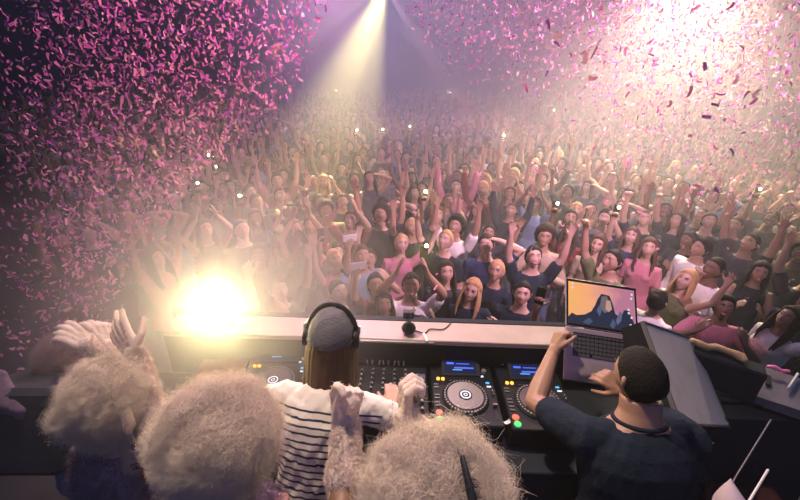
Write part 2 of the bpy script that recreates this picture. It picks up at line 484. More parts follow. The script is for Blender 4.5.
    def trouser_mesh(s, voxel=.014, seed=0, ratio=.5, skirt=False):
        b = MB(); g = .008
        rr = [(c, Lx, B, rx + g, ry + g) for c, Lx, B, rx, ry, u in s.rings[0:2]]
        b.loft(rr)
        for sd in (1, -1):
            H_, K, A = s.leg[sd]
            b.tube([H_, H_.lerp(K, .5), K, K.lerp(A, .5), A + V((0, 0, .02))], [.102, .092, .072, .066, .056], n=12)
        me = remesh(b.mesh(), voxel, 2, ratio); ruffle(me, .005, 20, seed); me.name = 'trousers'
        return me
    def head_matrix(s):
        m_ = s.headR.to_4x4(); m_.translation = s.headC; return m_

# ---- shared materials for people
SKIN = {
 'light': mat('skin_light', (.50, .31, .24), .5, bump=.1), 'tan': mat('skin_tan', (.38, .22, .155), .5, bump=.1),
 'brown': mat('skin_brown', (.19, .10, .068), .5, bump=.1)}
M_LIP = mat('lips', (.42, .13, .12), .4, var=0); M_EYE = mat('eye_white', (.75, .73, .70), .25, var=0)
M_IRIS = mat('iris', (.03, .02, .015), .15, var=0); M_TEETH = mat('teeth', (.80, .77, .70), .3, var=0)
M_BROW = mat('brow_hair', (.035, .022, .016), .7, var=0)
FACE = [SKIN['light'], M_LIP, M_EYE, M_IRIS, M_BROW, M_TEETH]
HAIRC = {'black': mat('hair_black', (.012, .010, .010), .7, bump=.6, bscale=160, spec=.2), 'dark brown': mat('hair_dark_brown', (.035, .020, .014), .75, bump=.6, bscale=160, spec=.2),
 'brown': mat('hair_brown', (.095, .05, .03), .75, bump=.6, bscale=160, spec=.2), 'blond': mat('hair_blond', (.48, .30, .14), .75, bump=.6, bscale=160, spec=.2)}
SHIRTC = {}
for nm, c in {'white': (.74, .71, .68), 'black': (.012, .020, .036), 'navy': (.022, .03, .085), 'grey': (.14, .135, .14), 'maroon': (.16, .025, .035),
              'beige': (.40, .31, .23), 'pink': (.48, .18, .24), 'olive': (.11, .12, .06), 'light blue': (.18, .26, .40), 'charcoal': (.04, .045, .06)}.items():
    SHIRTC[nm] = mat('cloth_' + nm.replace(' ', '_'), c, .9, bump=.25, bscale=90, spec=.15)
JEANS = [mat('denim_dark', (.03, .04, .08), .85), mat('trouser_black', (.015, .015, .018), .85), mat('denim_blue', (.08, .12, .22), .85)]
HAIRM = {}
def hair_of(style, seed=0):
    if (style, seed) not in HAIRM: HAIRM[(style, seed)] = hair_mesh(style, seed)
    return HAIRM[(style, seed)]

DOWN = dict(u=(.16, .05, -1), l=(.10, -.35, -1), n=(-1, 0, 0), curl=(30, 30, 30, 30))
def mir(a):
    o = dict(a)
    for k in ('u', 'l', 'd', 'n', 'w', 'pole'):
        if k in o: x = o[k]; o[k] = (-x[0], x[1], x[2])
    return o
def arms(l, r_): return {1: l, -1: mir(r_)}      # both written for the x>0 side
UP = dict(u=(.35, -.15, 1), l=(.05, -.12, 1), n=(0, -1, 0), curl=(10, 10, 12, 14), spread=9)
UPW = dict(u=(.75, -.1, .75), l=(.25, -.1, 1), n=(0, -1, 0), curl=(12, 12, 14, 16), spread=9)
FIST = dict(u=(.35, -.3, 1), l=(.05, -.2, 1), n=(0, -1, 0), curl=(75, 75, 75, 75), spread=2, thumb=.3)
POINT = dict(u=(.4, -.35, .9), l=(-.05, -.35, 1), n=(0, -1, 0), curl=(4, 70, 75, 75), spread=3, thumb=.35)
CLAP = dict(u=(.42, -.45, .95), l=(-.62, -.1, .85), d=(-.25, -.15, 1), n=(-1, -.1, 0), curl=(8, 8, 8, 10), spread=3)
CHEST = dict(u=(.30, -.45, -.85), l=(-.55, -.75, .55), d=(-.3, -.45, .8), n=(-1, 0, .1), curl=(12, 12, 14, 16))
PHONE = dict(u=(.35, -.7, .35), l=(-.42, -.35, .95), d=(-.25, -.05, 1), n=(-.9, -.1, .1), curl=(35, 38, 40, 42), spread=3)
PHONE1 = dict(u=(.3, -.45, .85), l=(-.05, -.25, 1), d=(-.1, -.05, 1), n=(-.3, -1, 0), curl=(45, 48, 50, 52), spread=2)
FACEH = dict(u=(.5, -.35, -.6), l=(-.25, -.45, .95), d=(-.1, -.25, 1), n=(-.5, -.8, 0), curl=(25, 30, 40, 45), spread=5)
BENT = dict(u=(.62, -.05, .8), l=(-1, .05, .35), d=(-1, 0, .1), n=(0, -.2, -1), curl=(18, 18, 20, 22))
MOUTH = dict(u=(.45, -.55, -.35), l=(-.62, -.35, .75), d=(-.45, .15, .9), n=(-.5, .6, 0), curl=(20, 20, 22, 24))
WIDE = dict(u=(.9, -.2, .25), l=(.35, -.35, .95), n=(0, -1, 0), curl=(10, 10, 12, 14), spread=10)
POSES = {
 'both arms raised high': (arms(UP, UP), dict(head=(-10, 0, 0))),
 'one arm raised with open hand': (arms(UPW, DOWN), dict(head=(-8, 4, 8), side=4)),
 'one fist raised': (arms(DOWN, FIST), dict(head=(-6, -4, -6), side=-3)),
 'clapping overhead': (arms(CLAP, CLAP), dict(head=(-8, 0, 4))),
 'hands together at the chest': (arms(CHEST, CHEST), dict(head=(4, 3, 0))),
 'arm bent over the head': (arms(BENT, DOWN), dict(head=(-4, -6, -10), side=-4)),
 'pointing upward': (arms(DOWN, POINT), dict(head=(-12, 0, 5))),
 'arms hanging down': (arms(DOWN, DOWN), dict(head=(-6, 0, 12))),
 'a hand beside the face': (arms(FACEH, DOWN), dict(head=(0, 6, -12))),
 'hands cupped at the mouth': (arms(MOUTH, MOUTH), dict(head=(-8, 0, 0))),
 'arms spread wide': (arms(WIDE, UPW), dict(head=(-8, -5, 6))),
 'holding up a phone': (arms(DOWN, PHONE1), dict(head=(-8, 0, -4))),
 'filming with both hands': (arms(PHONE, PHONE), dict(head=(-6, 0, 0))),
}
LIB = {}
def lib(pose, female, sleeve='short'):
    key = (pose, female)
    if key not in LIB:
        a, kw = POSES[pose]; kw = dict(kw); h_ = kw['head']; kw['head'] = (h_[0] - 13, h_[1], h_[2]); P = Person(female=female, arms=a, **kw)
        sd = len(LIB)
        body = P.body_mesh(.0085, 4, smile=(sd % 3 != 2), ratio=.45)
        for x in FACE: body.materials.append(x)
        LIB[key] = dict(P=P, body=body, sh={}, tr=P.trouser_mesh(seed=sd), sd=sd)
    e = LIB[key]
    if sleeve not in e['sh']: e['sh'][sleeve] = e['P'].shirt_mesh(sleeve, seed=e['sd'])
    e['tr'].materials.clear() if False else None
    return e
def place_person(pose, female, sleeve, shirt, skin, hairc, hairs, loc, rz, scale, label, group=None, jeans=0):
    e = lib(pose, female, sleeve)
    o = link('person', e['body'])
    o.location = loc; o.rotation_euler = (0, 0, rz); o.scale = (scale,) * 3
    o.material_slots[0].link = 'OBJECT'; o.material_slots[0].material = SKIN[skin]
    def child(nm, me, mt):
        if not me.materials: me.materials.append(mt)
        c = link(nm, me, o); c.material_slots[0].link = 'OBJECT'; c.material_slots[0].material = mt
        return c
    child('shirt', e['sh'][sleeve], SHIRTC[shirt]); child('trousers', e['tr'], JEANS[jeans])
    if hairs:
        h = child('hair', hair_of(hairs, e['sd'] % 3), HAIRC[hairc]); h.matrix_local = e['P'].head_matrix()
    tag(o, label, 'person', group)
    return o
# ------------------------------------------------------------------ the hall
def structure(name, mb, mt): 
    o = mb.build(name, mt); return tag(o, kind='structure')
M_FLOOR = mat('dark_floor', (.03, .03, .035), .5, var=.3, scale=2)
M_WALL = mat('dark_wall', (.05, .045, .06), .8, var=.3, scale=1.5)
M_STAGE = mat('black_stage_boards', (.018, .018, .022), .55, var=.3, scale=5)
b = MB(); b.box((0, 12, -.05), (30, 32, .1)); structure('floor', b, M_FLOOR)
b = MB(); b.box((0, 28.1, 4.5), (30, .2, 9)); structure('wall_far', b, M_WALL)
b = MB(); b.box((-15.1, 12, 4.5), (.2, 32, 9)); structure('wall_left', b, M_WALL)
b = MB(); b.box((15.1, 12, 4.5), (.2, 32, 9)); structure('wall_right', b, M_WALL)
b = MB(); b.box((0, -1.0, .525), (9, 5.6, 1.05)); b.box((0, 1.795, 1.03), (9.04, .03, .05)); tag(b.build('stage', M_STAGE), kind='structure', label='black stage platform behind the booth')

# ------------------------------------------------------------------ light
w = bpy.data.worlds.new('night'); SC.world = w; w.use_nodes = True
bg = w.node_tree.nodes['Background']; bg.inputs[0].default_value = (.12, .30, .80, 1); bg.inputs[1].default_value = WORLD
def spot(name, loc, target, energy, col, deg=40, blend=.5, rad=.1):
    l = bpy.data.lights.new(name, 'SPOT'); l.energy = energy; l.color = col; l.spot_size = R(deg); l.spot_blend = blend; l.shadow_soft_size = rad
    o = bpy.data.objects.new(name, l); COL.objects.link(o); o.location = loc
    o.rotation_mode = 'QUATERNION'; o.rotation_quaternion = (V(target) - V(loc)).to_track_quat('-Z', 'Y')
    return o
def point(name, loc, energy, col, rad=.03):
    l = bpy.data.lights.new(name, 'POINT'); l.energy = energy; l.color = col; l.shadow_soft_size = rad
    o = bpy.data.objects.new(name, l); COL.objects.link(o); o.location = loc
    return o
for a in LIGHTS: spot(*a)
# haze: theatre fog filling the hall, thinned to darken the stage and left side
def fog(name, build):
    mh = bpy.data.materials.new(name); t = nt(mh); N = t.nodes; o_ = N.new('ShaderNodeOutputMaterial'); vs = N.new('ShaderNodeVolumeScatter')
    vs.inputs['Color'].default_value = (.97, .95, .97, 1); vs.inputs['Anisotropy'].default_value = .25
    t.links.new(vs.outputs[0], o_.inputs['Volume']); build(t, vs.inputs['Density']); return mh
def mrange(t, src, a, b_, lo, hi):
    n = t.nodes.new('ShaderNodeMapRange'); n.interpolation_type = 'SMOOTHSTEP'; t.links.new(src, n.inputs[0])
    for i, v in zip((1, 2, 3, 4), (a, b_, lo, hi)): n.inputs[i].default_value = v
    return n.outputs[0]
def mul(t, a, b_, k=None):
    n = t.nodes.new('ShaderNodeMath'); n.operation = 'MULTIPLY'; t.links.new(a, n.inputs[0])
    if k is None: t.links.new(b_, n.inputs[1])
    else: n.inputs[1].default_value = k
    return n.outputs[0]
def hall(t, out):
    tc = t.nodes.new('ShaderNodeTexCoord'); sp = t.nodes.new('ShaderNodeSeparateXYZ'); t.links.new(tc.outputs['Object'], sp.inputs[0])
    fy = mrange(t, sp.outputs['Y'], 1.6, 6.5, .10, 1); sx = t.nodes.new('ShaderNodeMath'); sx.operation = 'MULTIPLY_ADD'; sx.inputs[1].default_value = .30
    t.links.new(sp.outputs['Y'], sx.inputs[0]); t.links.new(sp.outputs['X'], sx.inputs[2])
    fx = mrange(t, sx.outputs[0], -1.5, 1.5, .16, 1); t.links.new(mul(t, mul(t, fy, fx), None, FOG), out)
b = MB(); b.box((0, 12, 4.5), (29.9, 31.8, 8.9)); hz = b.build('haze', fog('theatre_fog', hall))
tag(hz, 'thin theatre haze hanging over the whole dance floor', 'haze', kind='stuff')
LPOS = at(216, 309, 2.35)
def puff(t, out):
    tc = t.nodes.new('ShaderNodeTexCoord'); ln = t.nodes.new('ShaderNodeVectorMath'); ln.operation = 'LENGTH'; t.links.new(tc.outputs['Object'], ln.inputs[0])
    f = mrange(t, ln.outputs['Value'], 0, 1.4, 1, 0); t.links.new(mul(t, mul(t, f, f), None, PUFF), out)
b = MB(); b.ball((0, 0, 0), 1.4, lv=4); pf = b.build('smoke', fog('halo_smoke', puff)); pf.location = LPOS  # smoke thickened around the lamp to make its halo
tag(pf, 'ball of thicker smoke glowing around the round lamp on the ledge', 'smoke', kind='stuff')
# ------------------------------------------------------------------ the crowd, people one by one
PLACED = []
def yaw_to(p, tx=0.1, ty=1.4): 
    return math.atan2(p[0] - tx, -(ty - p[1])) * -1.0 if False else math.atan2(tx - p[0], p[1] - ty)
SPECIAL = [
 # u, v of the head, pose, female, sleeve, shirt, skin, hair colour, hair style, yaw offset, scale, label
 (411, 288, 'clapping overhead', False, 'short', 'white', 'tan', 'black', 'short', 0, 1.0, 'man in white T-shirt with both arms overhead, just behind the small camera on the ledge'),
 (471, 292, 'a hand beside the face', True, 'short', 'black', 'light', 'blond', 'long', 6, .97, 'smiling blond woman in black top against the ledge, the nearest face'),
 (384, 306, 'arms hanging down', True, 'short', 'maroon', 'tan', 'dark brown', 'bob', -10, .93, 'woman with dark bob in maroon top, low behind the ledge beside the man in white'),
 (446, 274, 'arms hanging down', True, 'short', 'charcoal', 'light', 'dark brown', 'long', 4, .98, 'woman with long dark hair directly behind the smiling blond woman'),
 (489, 247, 'arm bent over the head', False, 'short', 'navy', 'light', 'dark brown', 'short', 5, 1.02, 'man in navy T-shirt with one arm bent over his head above the ledge'),
 (544, 238, 'hands together at the chest', False, 'long', 'beige', 'tan', 'dark brown', 'curly', 12, 1.05, 'man in long-sleeved beige top with curly dark hair, hands together'),
 (597, 246, 'a hand beside the face', True, 'short', 'beige', 'light', 'brown', 'long', 8, 1.0, 'woman with long brown hair in beige top just above the laptop'),
 (570, 220, 'arms hanging down', False, 'short', 'charcoal', 'tan', 'black', 'short', 0, 1.02, 'dark-haired man in charcoal T-shirt behind the long-haired woman above the laptop'),
 (522, 296, 'arms hanging down', False, 'long', 'black', 'light', 'black', 'short', 0, .97, 'man in long-sleeved black top behind the ledge between the blond woman and laptop'),
 (657, 302, 'arms hanging down', True, 'short', 'white', 'light', 'black', 'bun', 170, .95, 'dark-haired person in white top turned away, between laptop and speaker'),
 (682, 281, 'one arm raised with open hand', True, 'none', 'olive', 'light', 'blond', 'bob', -20, .98, 'blond woman in green sleeveless top behind the speaker'),
 (713, 270, 'hands together at the chest', False, 'long', 'white', 'brown', 'black', 'buzz', -20, 1.04, 'man with cropped hair in long-sleeved white shirt holding hands out, behind the speaker'),
 (784, 318, 'one arm raised with open hand', True, 'short', 'white', 'tan', 'dark brown', 'long', -24, .97, 'long-haired woman in white T-shirt beyond the keyboard at the ledge end'),
 (648, 250, 'arms hanging down', True, 'short', 'pink', 'light', 'brown', 'long', 0, 1.0, 'woman with long brown hair in pink top behind the laptop and its black screen edge'),
 (748, 245, 'both arms raised high', False, 'short', 'charcoal', 'tan', 'black', 'short', -20, 1.02, 'man in charcoal T-shirt with both arms up behind the man in white shirt'),
 (335, 262, 'both arms raised high', True, 'none', 'pink', 'light', 'blond', 'ponytail', 14, .97, 'blond woman in sleeveless pink top, both arms up near the lamp glare'),
 (362, 258, 'hands cupped at the mouth', False, 'short', 'light blue', 'tan', 'brown', 'short', 10, 1.0, 'brown-haired man in light blue T-shirt calling out beside the man in white'),
]
def add_person(args, p, rz, scale, label, **kw):
    import re as _re
    if len(_re.findall(r"[A-Za-z0-9][A-Za-z0-9'-]*", label)) > 16: print('LONG', len(label.split()), label)
    PLACED.append((p.x, p.y)); return place_person(*args, loc=(p.x, p.y, 0), rz=rz, scale=scale, label=label, **kw)
GC = 'clubbers standing in the crowd'
for (u, v, pose, fem, sl, sh, sk, hc, hs, dy, sc_, lab) in SPECIAL:
    p = at(u, v, 1.63 * sc_); add_person((pose, fem, sl, sh, sk, hc, hs), p, yaw_to(p) + R(dy), sc_, lab, jeans=len(PLACED) % 3)
# people holding up a lit phone: pixel of the phone fixes where the hand is
M_PHONE = mat('phone_body', (.01, .01, .012), .3, var=0)
M_PHW = mat('phone_body_white', (.7, .68, .66), .3, var=0)
M_SCREEN = mat('phone_screen_lit', (.3, .3, .3), .2, var=0, emit=(.80, .90, 1.0), estr=3)
M_FLASH = mat('phone_flash_lit', (.9, .85, .6), .2, var=0, emit=(1, .88, .45), estr=300)
def phone_mesh(white=False):
    b = MB(); b.box((0, 0, 0), (.072, .009, .145), 0, bev=.003)
    return b.mesh('phone')
PH = {}
def phone(label, loc, rz, flash, tilt=0, wide=False, white=False, power=0):
    if not PH:
        PH['b'] = phone_mesh(); b = MB(); b.box((0, .0052, 0), (.064, .001, .125)); PH['s'] = b.mesh('screen'); PH['s'].materials.append(M_SCREEN)
        b = MB(); b.cyl((.018, -.0055, .052), .012, .003, rot=Matrix.Rotation(R(90), 3, 'X')); PH['f'] = b.mesh('flash'); PH['f'].materials.append(M_FLASH); PH['b'].materials.append(M_PHONE)
    o = link('phone', PH['b']); o.location = loc; o.rotation_euler = (R(tilt), R(90) if wide else 0, rz)
    o.material_slots[0].link = 'OBJECT'; o.material_slots[0].material = M_PHW if white else M_PHONE
    link('screen', PH['s'], o)
    if flash: link('flash', PH['f'], o)
    tag(o, label, 'phone')
    if power:
        lp_ = V(loc) + Matrix.Rotation(rz, 3, 'Z') @ V((.018, -.03, .05)); spot('phone_torch_light', lp_, CAM, power * 30, (1, .84, .36), 50, 1.0, .02)
    return o
GLOWS = [ # u, v, power, description
 (424, 252, 5.0, 'brightest phone torch, held above the man in white T-shirt'),
 (424, 196, 2.2, 'phone torch straight above the brightest one, mid crowd'),
 (197, 188, 3.0, 'larger phone torch in haze over the lamp'),
 (215, 171, 2.0, 'phone torch upper of the cluster over the lamp'),
 (208, 159, 2.0, 'topmost phone torch over the lamp beside the confetti'),
 (239, 201, 1.6, 'phone torch lowest of the cluster over the lamp'),
 (356, 133, 1.6, 'phone with lit torch just below the light beam'),
 (382, 132, 1.8, 'phone torch next to the light beam, one of a level pair'),
 (409, 129, 1.5, 'phone torch level with the pair under the light beam'),
 (336, 92, 2.0, 'phone torch inside the slanting yellow light beam'),
 (449, 94, 3.0, 'phone torch in far rows above a raised arm'),
 (555, 208, 2.0, 'phone torch above the dark-haired man in charcoal T-shirt'),
 (503, 138, 3.0, 'phone torch in far rows under the pink confetti'),
 (616, 212, 1.6, 'slanted phone shining above the laptop'),
 (757, 193, 1.6, 'phone torch near the far end of the confetti shower'),
 (632, 106, 3.0, 'phone torch high among the falling pink confetti'),
 (553, 112, 2.0, 'phone torch of far rows where the confetti begins'),
]
PLIST = [('holding up a phone', False, 'black'), ('holding up a phone', True, 'navy'), ('holding up a phone', False, 'charcoal'), ('holding up a phone', True, 'maroon')]
for i, (u, v, pw, lab) in enumerate(GLOWS):
    P_ = lib('holding up a phone', i % 2 == 1)['P']; g = V(P_.arm[-1]['grip']); sc_ = 1.0
    p = at(u, v, g.z * sc_ + .02); rz = yaw_to(p); off = Matrix.Rotation(rz, 3, 'Z') @ V((g.x, g.y, 0)) * sc_
    q = V((p.x, p.y, 0)) - V((off.x, off.y, 0))
    if i > 0:
        pose, fem, sh = PLIST[i % 4]; fem = i % 2 == 1
        add_person((pose, fem, 'short', sh, ['tan', 'light', 'brown'][i % 3], ['black', 'brown', 'dark brown'][i % 3], ['short', 'long'][i % 2]), q, rz, sc_, 'person in %s top under the %s' % (sh, lab.split(',')[0].replace('phone with lit torch', 'lit phone')), jeans=i % 3)
    phone(lab, (p.x, p.y, g.z * sc_ + .03), rz, True, tilt=-6, power=pw)
for i, (u, v, wide, white, lab) in enumerate([(350, 239, True, True, 'white phone held level above the brown-haired man in light blue'), (358, 267, True, True, 'white phone held sideways nearer the stage beside the man in white'),
        (540, 297, False, False, 'black phone held up next to the laptop'), (321, 236, False, False, 'dark phone filming near the lamp glare')]):
    P_ = lib('holding up a phone', i % 2 == 1)['P']; g = V(P_.arm[-1]['grip']); p = at(u, v, g.z * .96 + .02); rz = yaw_to(p); off = Matrix.Rotation(rz, 3, 'Z') @ V((g.x, g.y, 0)) * .96
    q = V((p.x - off.x, p.y - off.y, 0))
    add_person(('holding up a phone', i % 2 == 1, 'short', ['grey', 'maroon', 'black', 'navy'][i], 'tan', 'black', ['short', 'ponytail', 'short', 'bun'][i]), q, rz, .96, 'person in %s top raising the %s' % (['grey', 'maroon', 'black', 'navy'][i], lab.split(' above')[0].split(' beside')[0].split(' filming')[0]))
    phone(lab, (p.x, p.y, g.z * .96 + .03), rz, False, tilt=-6, wide=wide, white=white)
# the rest: a loose grid of dancers
ZX = [(250, 'behind the lamp'), (345, 'beside the lamp glare'), (430, 'beneath the light beam'), (520, 'mid floor'), (610, 'over the laptop'), (700, 'over the speaker'), (2000, 'past the speaker')]
ZY = [(3.9, 'in the front rows'), (5.3, 'near the ledge'), (6.8, 'deeper in the crowd'), (8.3, 'in the middle rows'), (99, 'farther back')]
rr = random.Random(5)
used_labels = set(); BOX = [(552, 640, 284, 380), (640, 735, 318, 430), (0, 130, 250, 500)]
def visible(u, v):
    if not (60 < u < 812 and -20 < v < 330): return False
    if v > 326 - (0 if u < 640 else -30): return False
    for a, b_, c, d in BOX:
        if a < u < b_ and c < v < d: return False
    if u < 150 and v < 330: return False
    if (u - 215) ** 2 + (v - 305) ** 2 < 45 ** 2: return False
    return True
cand = []
y = 2.75; k = 0
while y < 26.5:
    halfw = 1.12 * y + 1.5; x = -halfw + (k % 2) * .23
    while x < halfw:
        px, py = x + rr.uniform(-.13, .13), y + rr.uniform(-.14, .14)
        q = proj((px, py, 1.62))
        if q and q[0] > -40 and q[0] < 840: cand.append((py, px, q))
        x += .47 if y < 10 else .56
    y += .49 if y < 10 else .62; k += 1
NIND = 300 - len(PLACED) - 8
hairF = ['long', 'ponytail', 'bun', 'bob', 'long']; hairMn = ['short', 'short', 'quiff', 'curly', 'buzz']
posel = ['both arms raised high'] * 5 + ['one arm raised with open hand'] * 3 + ['one fist raised'] * 2 + ['clapping overhead'] * 2 + ['hands together at the chest', 'arm bent over the head', 'pointing upward', 'arms hanging down', 'arms hanging down', 'arms hanging down', 'a hand beside the face', 'hands cupped at the mouth', 'arms spread wide', 'filming with both hands']
shl = ['white', 'black', 'black', 'black', 'black', 'black', 'navy', 'navy', 'grey', 'maroon', 'charcoal', 'beige', 'pink', 'olive', 'light blue', 'charcoal', 'charcoal']
cand.sort(key=lambda c: c[2][2]); FAR = []; nind = 0
for (py, px, q) in cand:
    if any((px - a) ** 2 + (py - b_) ** 2 < .36 ** 2 for a, b_ in PLACED): continue
    if abs(px) > 14.2: continue
    ok = visible(q[0], q[1])
    if py < 3.6 and not ok: continue
    if nind >= NIND or (not ok and py > 3.6):
        if (q[0] > 40 or py > 8) and abs(px) < 14.2: FAR.append((px, py))
        continue
    zx = next(n for lim, n in ZX if q[0] < lim); zy = next(n for lim, n in ZY if py < lim)
    for _ in range(400):
        fem = rr.random() < .48; pose = rr.choice(posel); sl = rr.choice(['short', 'short', 'long'] if not fem else ['short', 'none']); sh = rr.choice(shl); hc = rr.choice(['black', 'black', 'dark brown', 'dark brown', 'brown', 'blond'])
        hs = rr.choice(hairF if fem else hairMn); sk = rr.choice(['light', 'light', 'tan', 'tan', 'brown'])
        if sk == 'brown': hc = 'black'
        if py < 5 and pose in ('both arms raised high',) and rr.random() < .5: continue
        hw = {'long': 'long %s hair', 'ponytail': '%s ponytail', 'bun': '%s hair bun', 'bob': '%s bob', 'short': 'short %s hair', 'quiff': '%s quiff', 'curly': 'curly %s hair', 'buzz': 'cropped %s hair'}[hs] % hc
        pw = pose.replace('one arm raised with open hand', 'one arm raised').replace('hands together at the chest', 'hands at the chest').replace('hands cupped at the mouth', 'hands at the mouth').replace('both arms raised high', 'both arms up').replace('filming with both hands', 'hands joined before the face')
        lab = '%s top, %s, %s, %s, %s' % (sh, hw, pw, zy, zx)
        if len(lab.split()) > 15:
            lab = '%s top, %s, %s, %s' % (sh, hw, zy, zx)
        if lab not in used_labels: break
    used_labels.add(lab)
    add_person((pose, fem, sl, sh, sk, hc, hs), V((px, py, 0)), yaw_to((px, py)) + R(rr.uniform(-28, 28)), rr.uniform(.94, 1.06), lab, jeans=rr.randrange(3))
    nind += 1
print('individual people', len(PLACED), 'far', len(FAR))
# everyone farther back, one mesh
def lod(me, ratio):
    o = bpy.data.objects.new('tmp', me); COL.objects.link(o)
    c = o.modifiers.new('d', 'DECIMATE'); c.ratio = ratio
    dg = bpy.context.evaluated_depsgraph_get(); r_ = bpy.data.meshes.new_from_object(o.evaluated_get(dg)); bpy.data.objects.remove(o)
    r_.calc_loop_triangles(); T = np.empty(len(r_.loop_triangles) * 3, dtype=np.int32); r_.loop_triangles.foreach_get('vertices', T)
    v = np.empty(len(r_.vertices) * 3); r_.vertices.foreach_get('co', v); bpy.data.meshes.remove(r_)
    return v.reshape(-1, 3), T.reshape(-1, 3)
LOD = []
for (key, e) in list(LIB.items()):
    bv, bt = lod(e['body'], .11); sv, st = lod(e['sh'].get('short') or list(e['sh'].values())[0], .10)
    hm = hair_of('long' if key[1] else 'short', 0); hv, ht = lod(hm, .22); M4 = np.array(e['P'].head_matrix()); hv = hv @ M4[:3, :3].T + M4[:3, 3]
    keep = (bv[bt].min(1)[:, 2] > .95); bt = bt[keep]
    vs_ = np.concatenate([bv, sv, hv]); ts = np.concatenate([bt, st + len(bv), ht + len(bv) + len(sv)])
    kd = np.concatenate([np.zeros(len(bv)), np.ones(len(sv)), np.full(len(hv), 2)]).astype(int)
    LOD.append((vs_, ts, kd)); 
print('lod tris', [len(x[1]) for x in LOD])
sk_c = np.array([(.50, .31, .24), (.38, .22, .155), (.38, .22, .155), (.19, .10, .07)]); sh_c = np.array([(.66, .63, .60), (.012, .02, .036), (.02, .03, .08), (.12, .12, .13), (.12, .03, .04), (.3, .24, .2), (.012, .02, .036), (.05, .05, .055), (.04, .045, .06), (.012, .02, .036)])
hr_c = np.array([(.012, .01, .01), (.035, .02, .014), (.095, .05, .03), (.4, .25, .12)])
VV, TT, CC, n0 = [], [], [], 0
for (px, py) in FAR:
    vs_, ts, kd = LOD[rr.randrange(len(LOD))]; a = yaw_to((px, py)) + R(rr.uniform(-30, 30)); s_ = rr.uniform(.92, 1.08)
    c, s2 = math.cos(a) * s_, math.sin(a) * s_
    q = np.stack([vs_[:, 0] * c - vs_[:, 1] * s2 + px, vs_[:, 0] * s2 + vs_[:, 1] * c + py, vs_[:, 2] * s_], 1)
    VV.append(q); TT.append(ts + n0); n0 += len(q)
    tri = np.array([sk_c[rr.randrange(4)], sh_c[rr.randrange(10)], hr_c[rr.randrange(4)]]); CC.append(tri[kd])
mc = bpy.data.materials.new('far_crowd'); t = nt(mc); oo = t.nodes.new('ShaderNodeOutputMaterial'); bb = t.nodes.new('ShaderNodeBsdfPrincipled'); aa = t.nodes.new('ShaderNodeAttribute'); aa.attribute_name = 'Col'
bb.inputs['Roughness'].default_value = .65; t.links.new(aa.outputs['Color'], bb.inputs['Base Color']); t.links.new(bb.outputs[0], oo.inputs[0])
me = mesh_np('crowd', np.concatenate(VV), np.concatenate(TT), [mc], True, np.concatenate(CC)); del VV, TT, CC
tag(link('crowd', me), 'mass of tiny clubbers filling the back of the hall behind the single figures', 'crowd', kind='stuff')
# ------------------------------------------------------------------ confetti in the air
def strip_geo(L_=.05, W=.016, bend=1.0, twist=.6, seg=4):
    vs, fs = [], []
    ang = -bend / 2; x = z = 0
    for i in range(seg + 1):
        tw = twist * (i / seg - .5); dy = math.cos(tw) * W / 2; dz = math.sin(tw) * W / 2
        vs += [(x, -dy, z - dz), (x, dy, z + dz)]
        x += math.cos(ang) * L_ / seg; z += math.sin(ang) * L_ / seg; ang += bend / seg
    vs = np.array(vs); vs -= vs.mean(0)
    fs = [(2 * i, 2 * i + 1, 2 * i + 3, 2 * i + 2) for i in range(seg)]
    return vs, np.array(fs)
STRIPS = [strip_geo(.050, .016, b_, t_) for b_, t_ in ((.3, .2), (1.2, .5), (2.0, 1.0), (.8, 1.6), (-1.5, .8), (2.6, .2))]
def paper(name, col=None):
    m_ = bpy.data.materials.new(name); t = nt(m_); N = t.nodes; o = N.new('ShaderNodeOutputMaterial'); d = N.new('ShaderNodeBsdfDiffuse'); tr = N.new('ShaderNodeBsdfTranslucent'); mx = N.new('ShaderNodeMixShader'); mx.inputs[0].default_value = .5
    t.links.new(d.outputs[0], mx.inputs[1]); t.links.new(tr.outputs[0], mx.inputs[2]); t.links.new(mx.outputs[0], o.inputs[0])
    if col is None:
        a = N.new('ShaderNodeAttribute'); a.attribute_name = 'Col'; t.links.new(a.outputs['Color'], d.inputs[0]); t.links.new(a.outputs['Color'], tr.inputs[0])
    else:
        nz = N.new('ShaderNodeTexNoise'); nz.inputs['Scale'].default_value = 40; m2 = N.new('ShaderNodeMix'); m2.data_type = 'RGBA'; m2.inputs[6].default_value = tuple(c * .85 for c in col) + (1,); m2.inputs[7].default_value = tuple(col) + (1,)
        t.links.new(nz.outputs['Fac'], m2.inputs[0]); t.links.new(m2.outputs[2], d.inputs[0]); t.links.new(m2.outputs[2], tr.inputs[0])
    return m_
PCOL = [(.84, .32, .50), (.68, .20, .48), (.90, .50, .54), (.36, .13, .40)]
PMAT = [paper('confetti_' + n, c) for n, c in zip(('pink', 'magenta', 'rose', 'violet'), PCOL)]
PALL = paper('confetti_paper')
edge = ([0, 40, 75, 120, 160, 200, 240, 280, 320, 345], [325, 318, 300, 262, 225, 180, 145, 122, 108, 60])
def dens_left(u, v):
    e = np.interp(v, *edge); t = (e - u)
    d = np.clip(t / 26 + .35, 0, 1) if t < 26 else 1.0
    if u < 90: d *= .25 + .75 * u / 90
    if v > 300: d *= max(0, 1 - (v - 300) / 70)
    return max(0, d)
def dens_right(u, v):
    lim = np.interp(u, [410, 440, 500, 560, 620, 700, 760, 800], [20, 60, 85, 110, 150, 190, 205, 215])
    if u < 405: return 0
    t = v / lim
    return float(np.clip(1.25 - t, 0, 1)) ** 1.3 * (.9 if u < 500 else 1) * (1 - .35 * sm(np.array(float(u)), 730, 800))
rc = random.Random(21); pieces = []
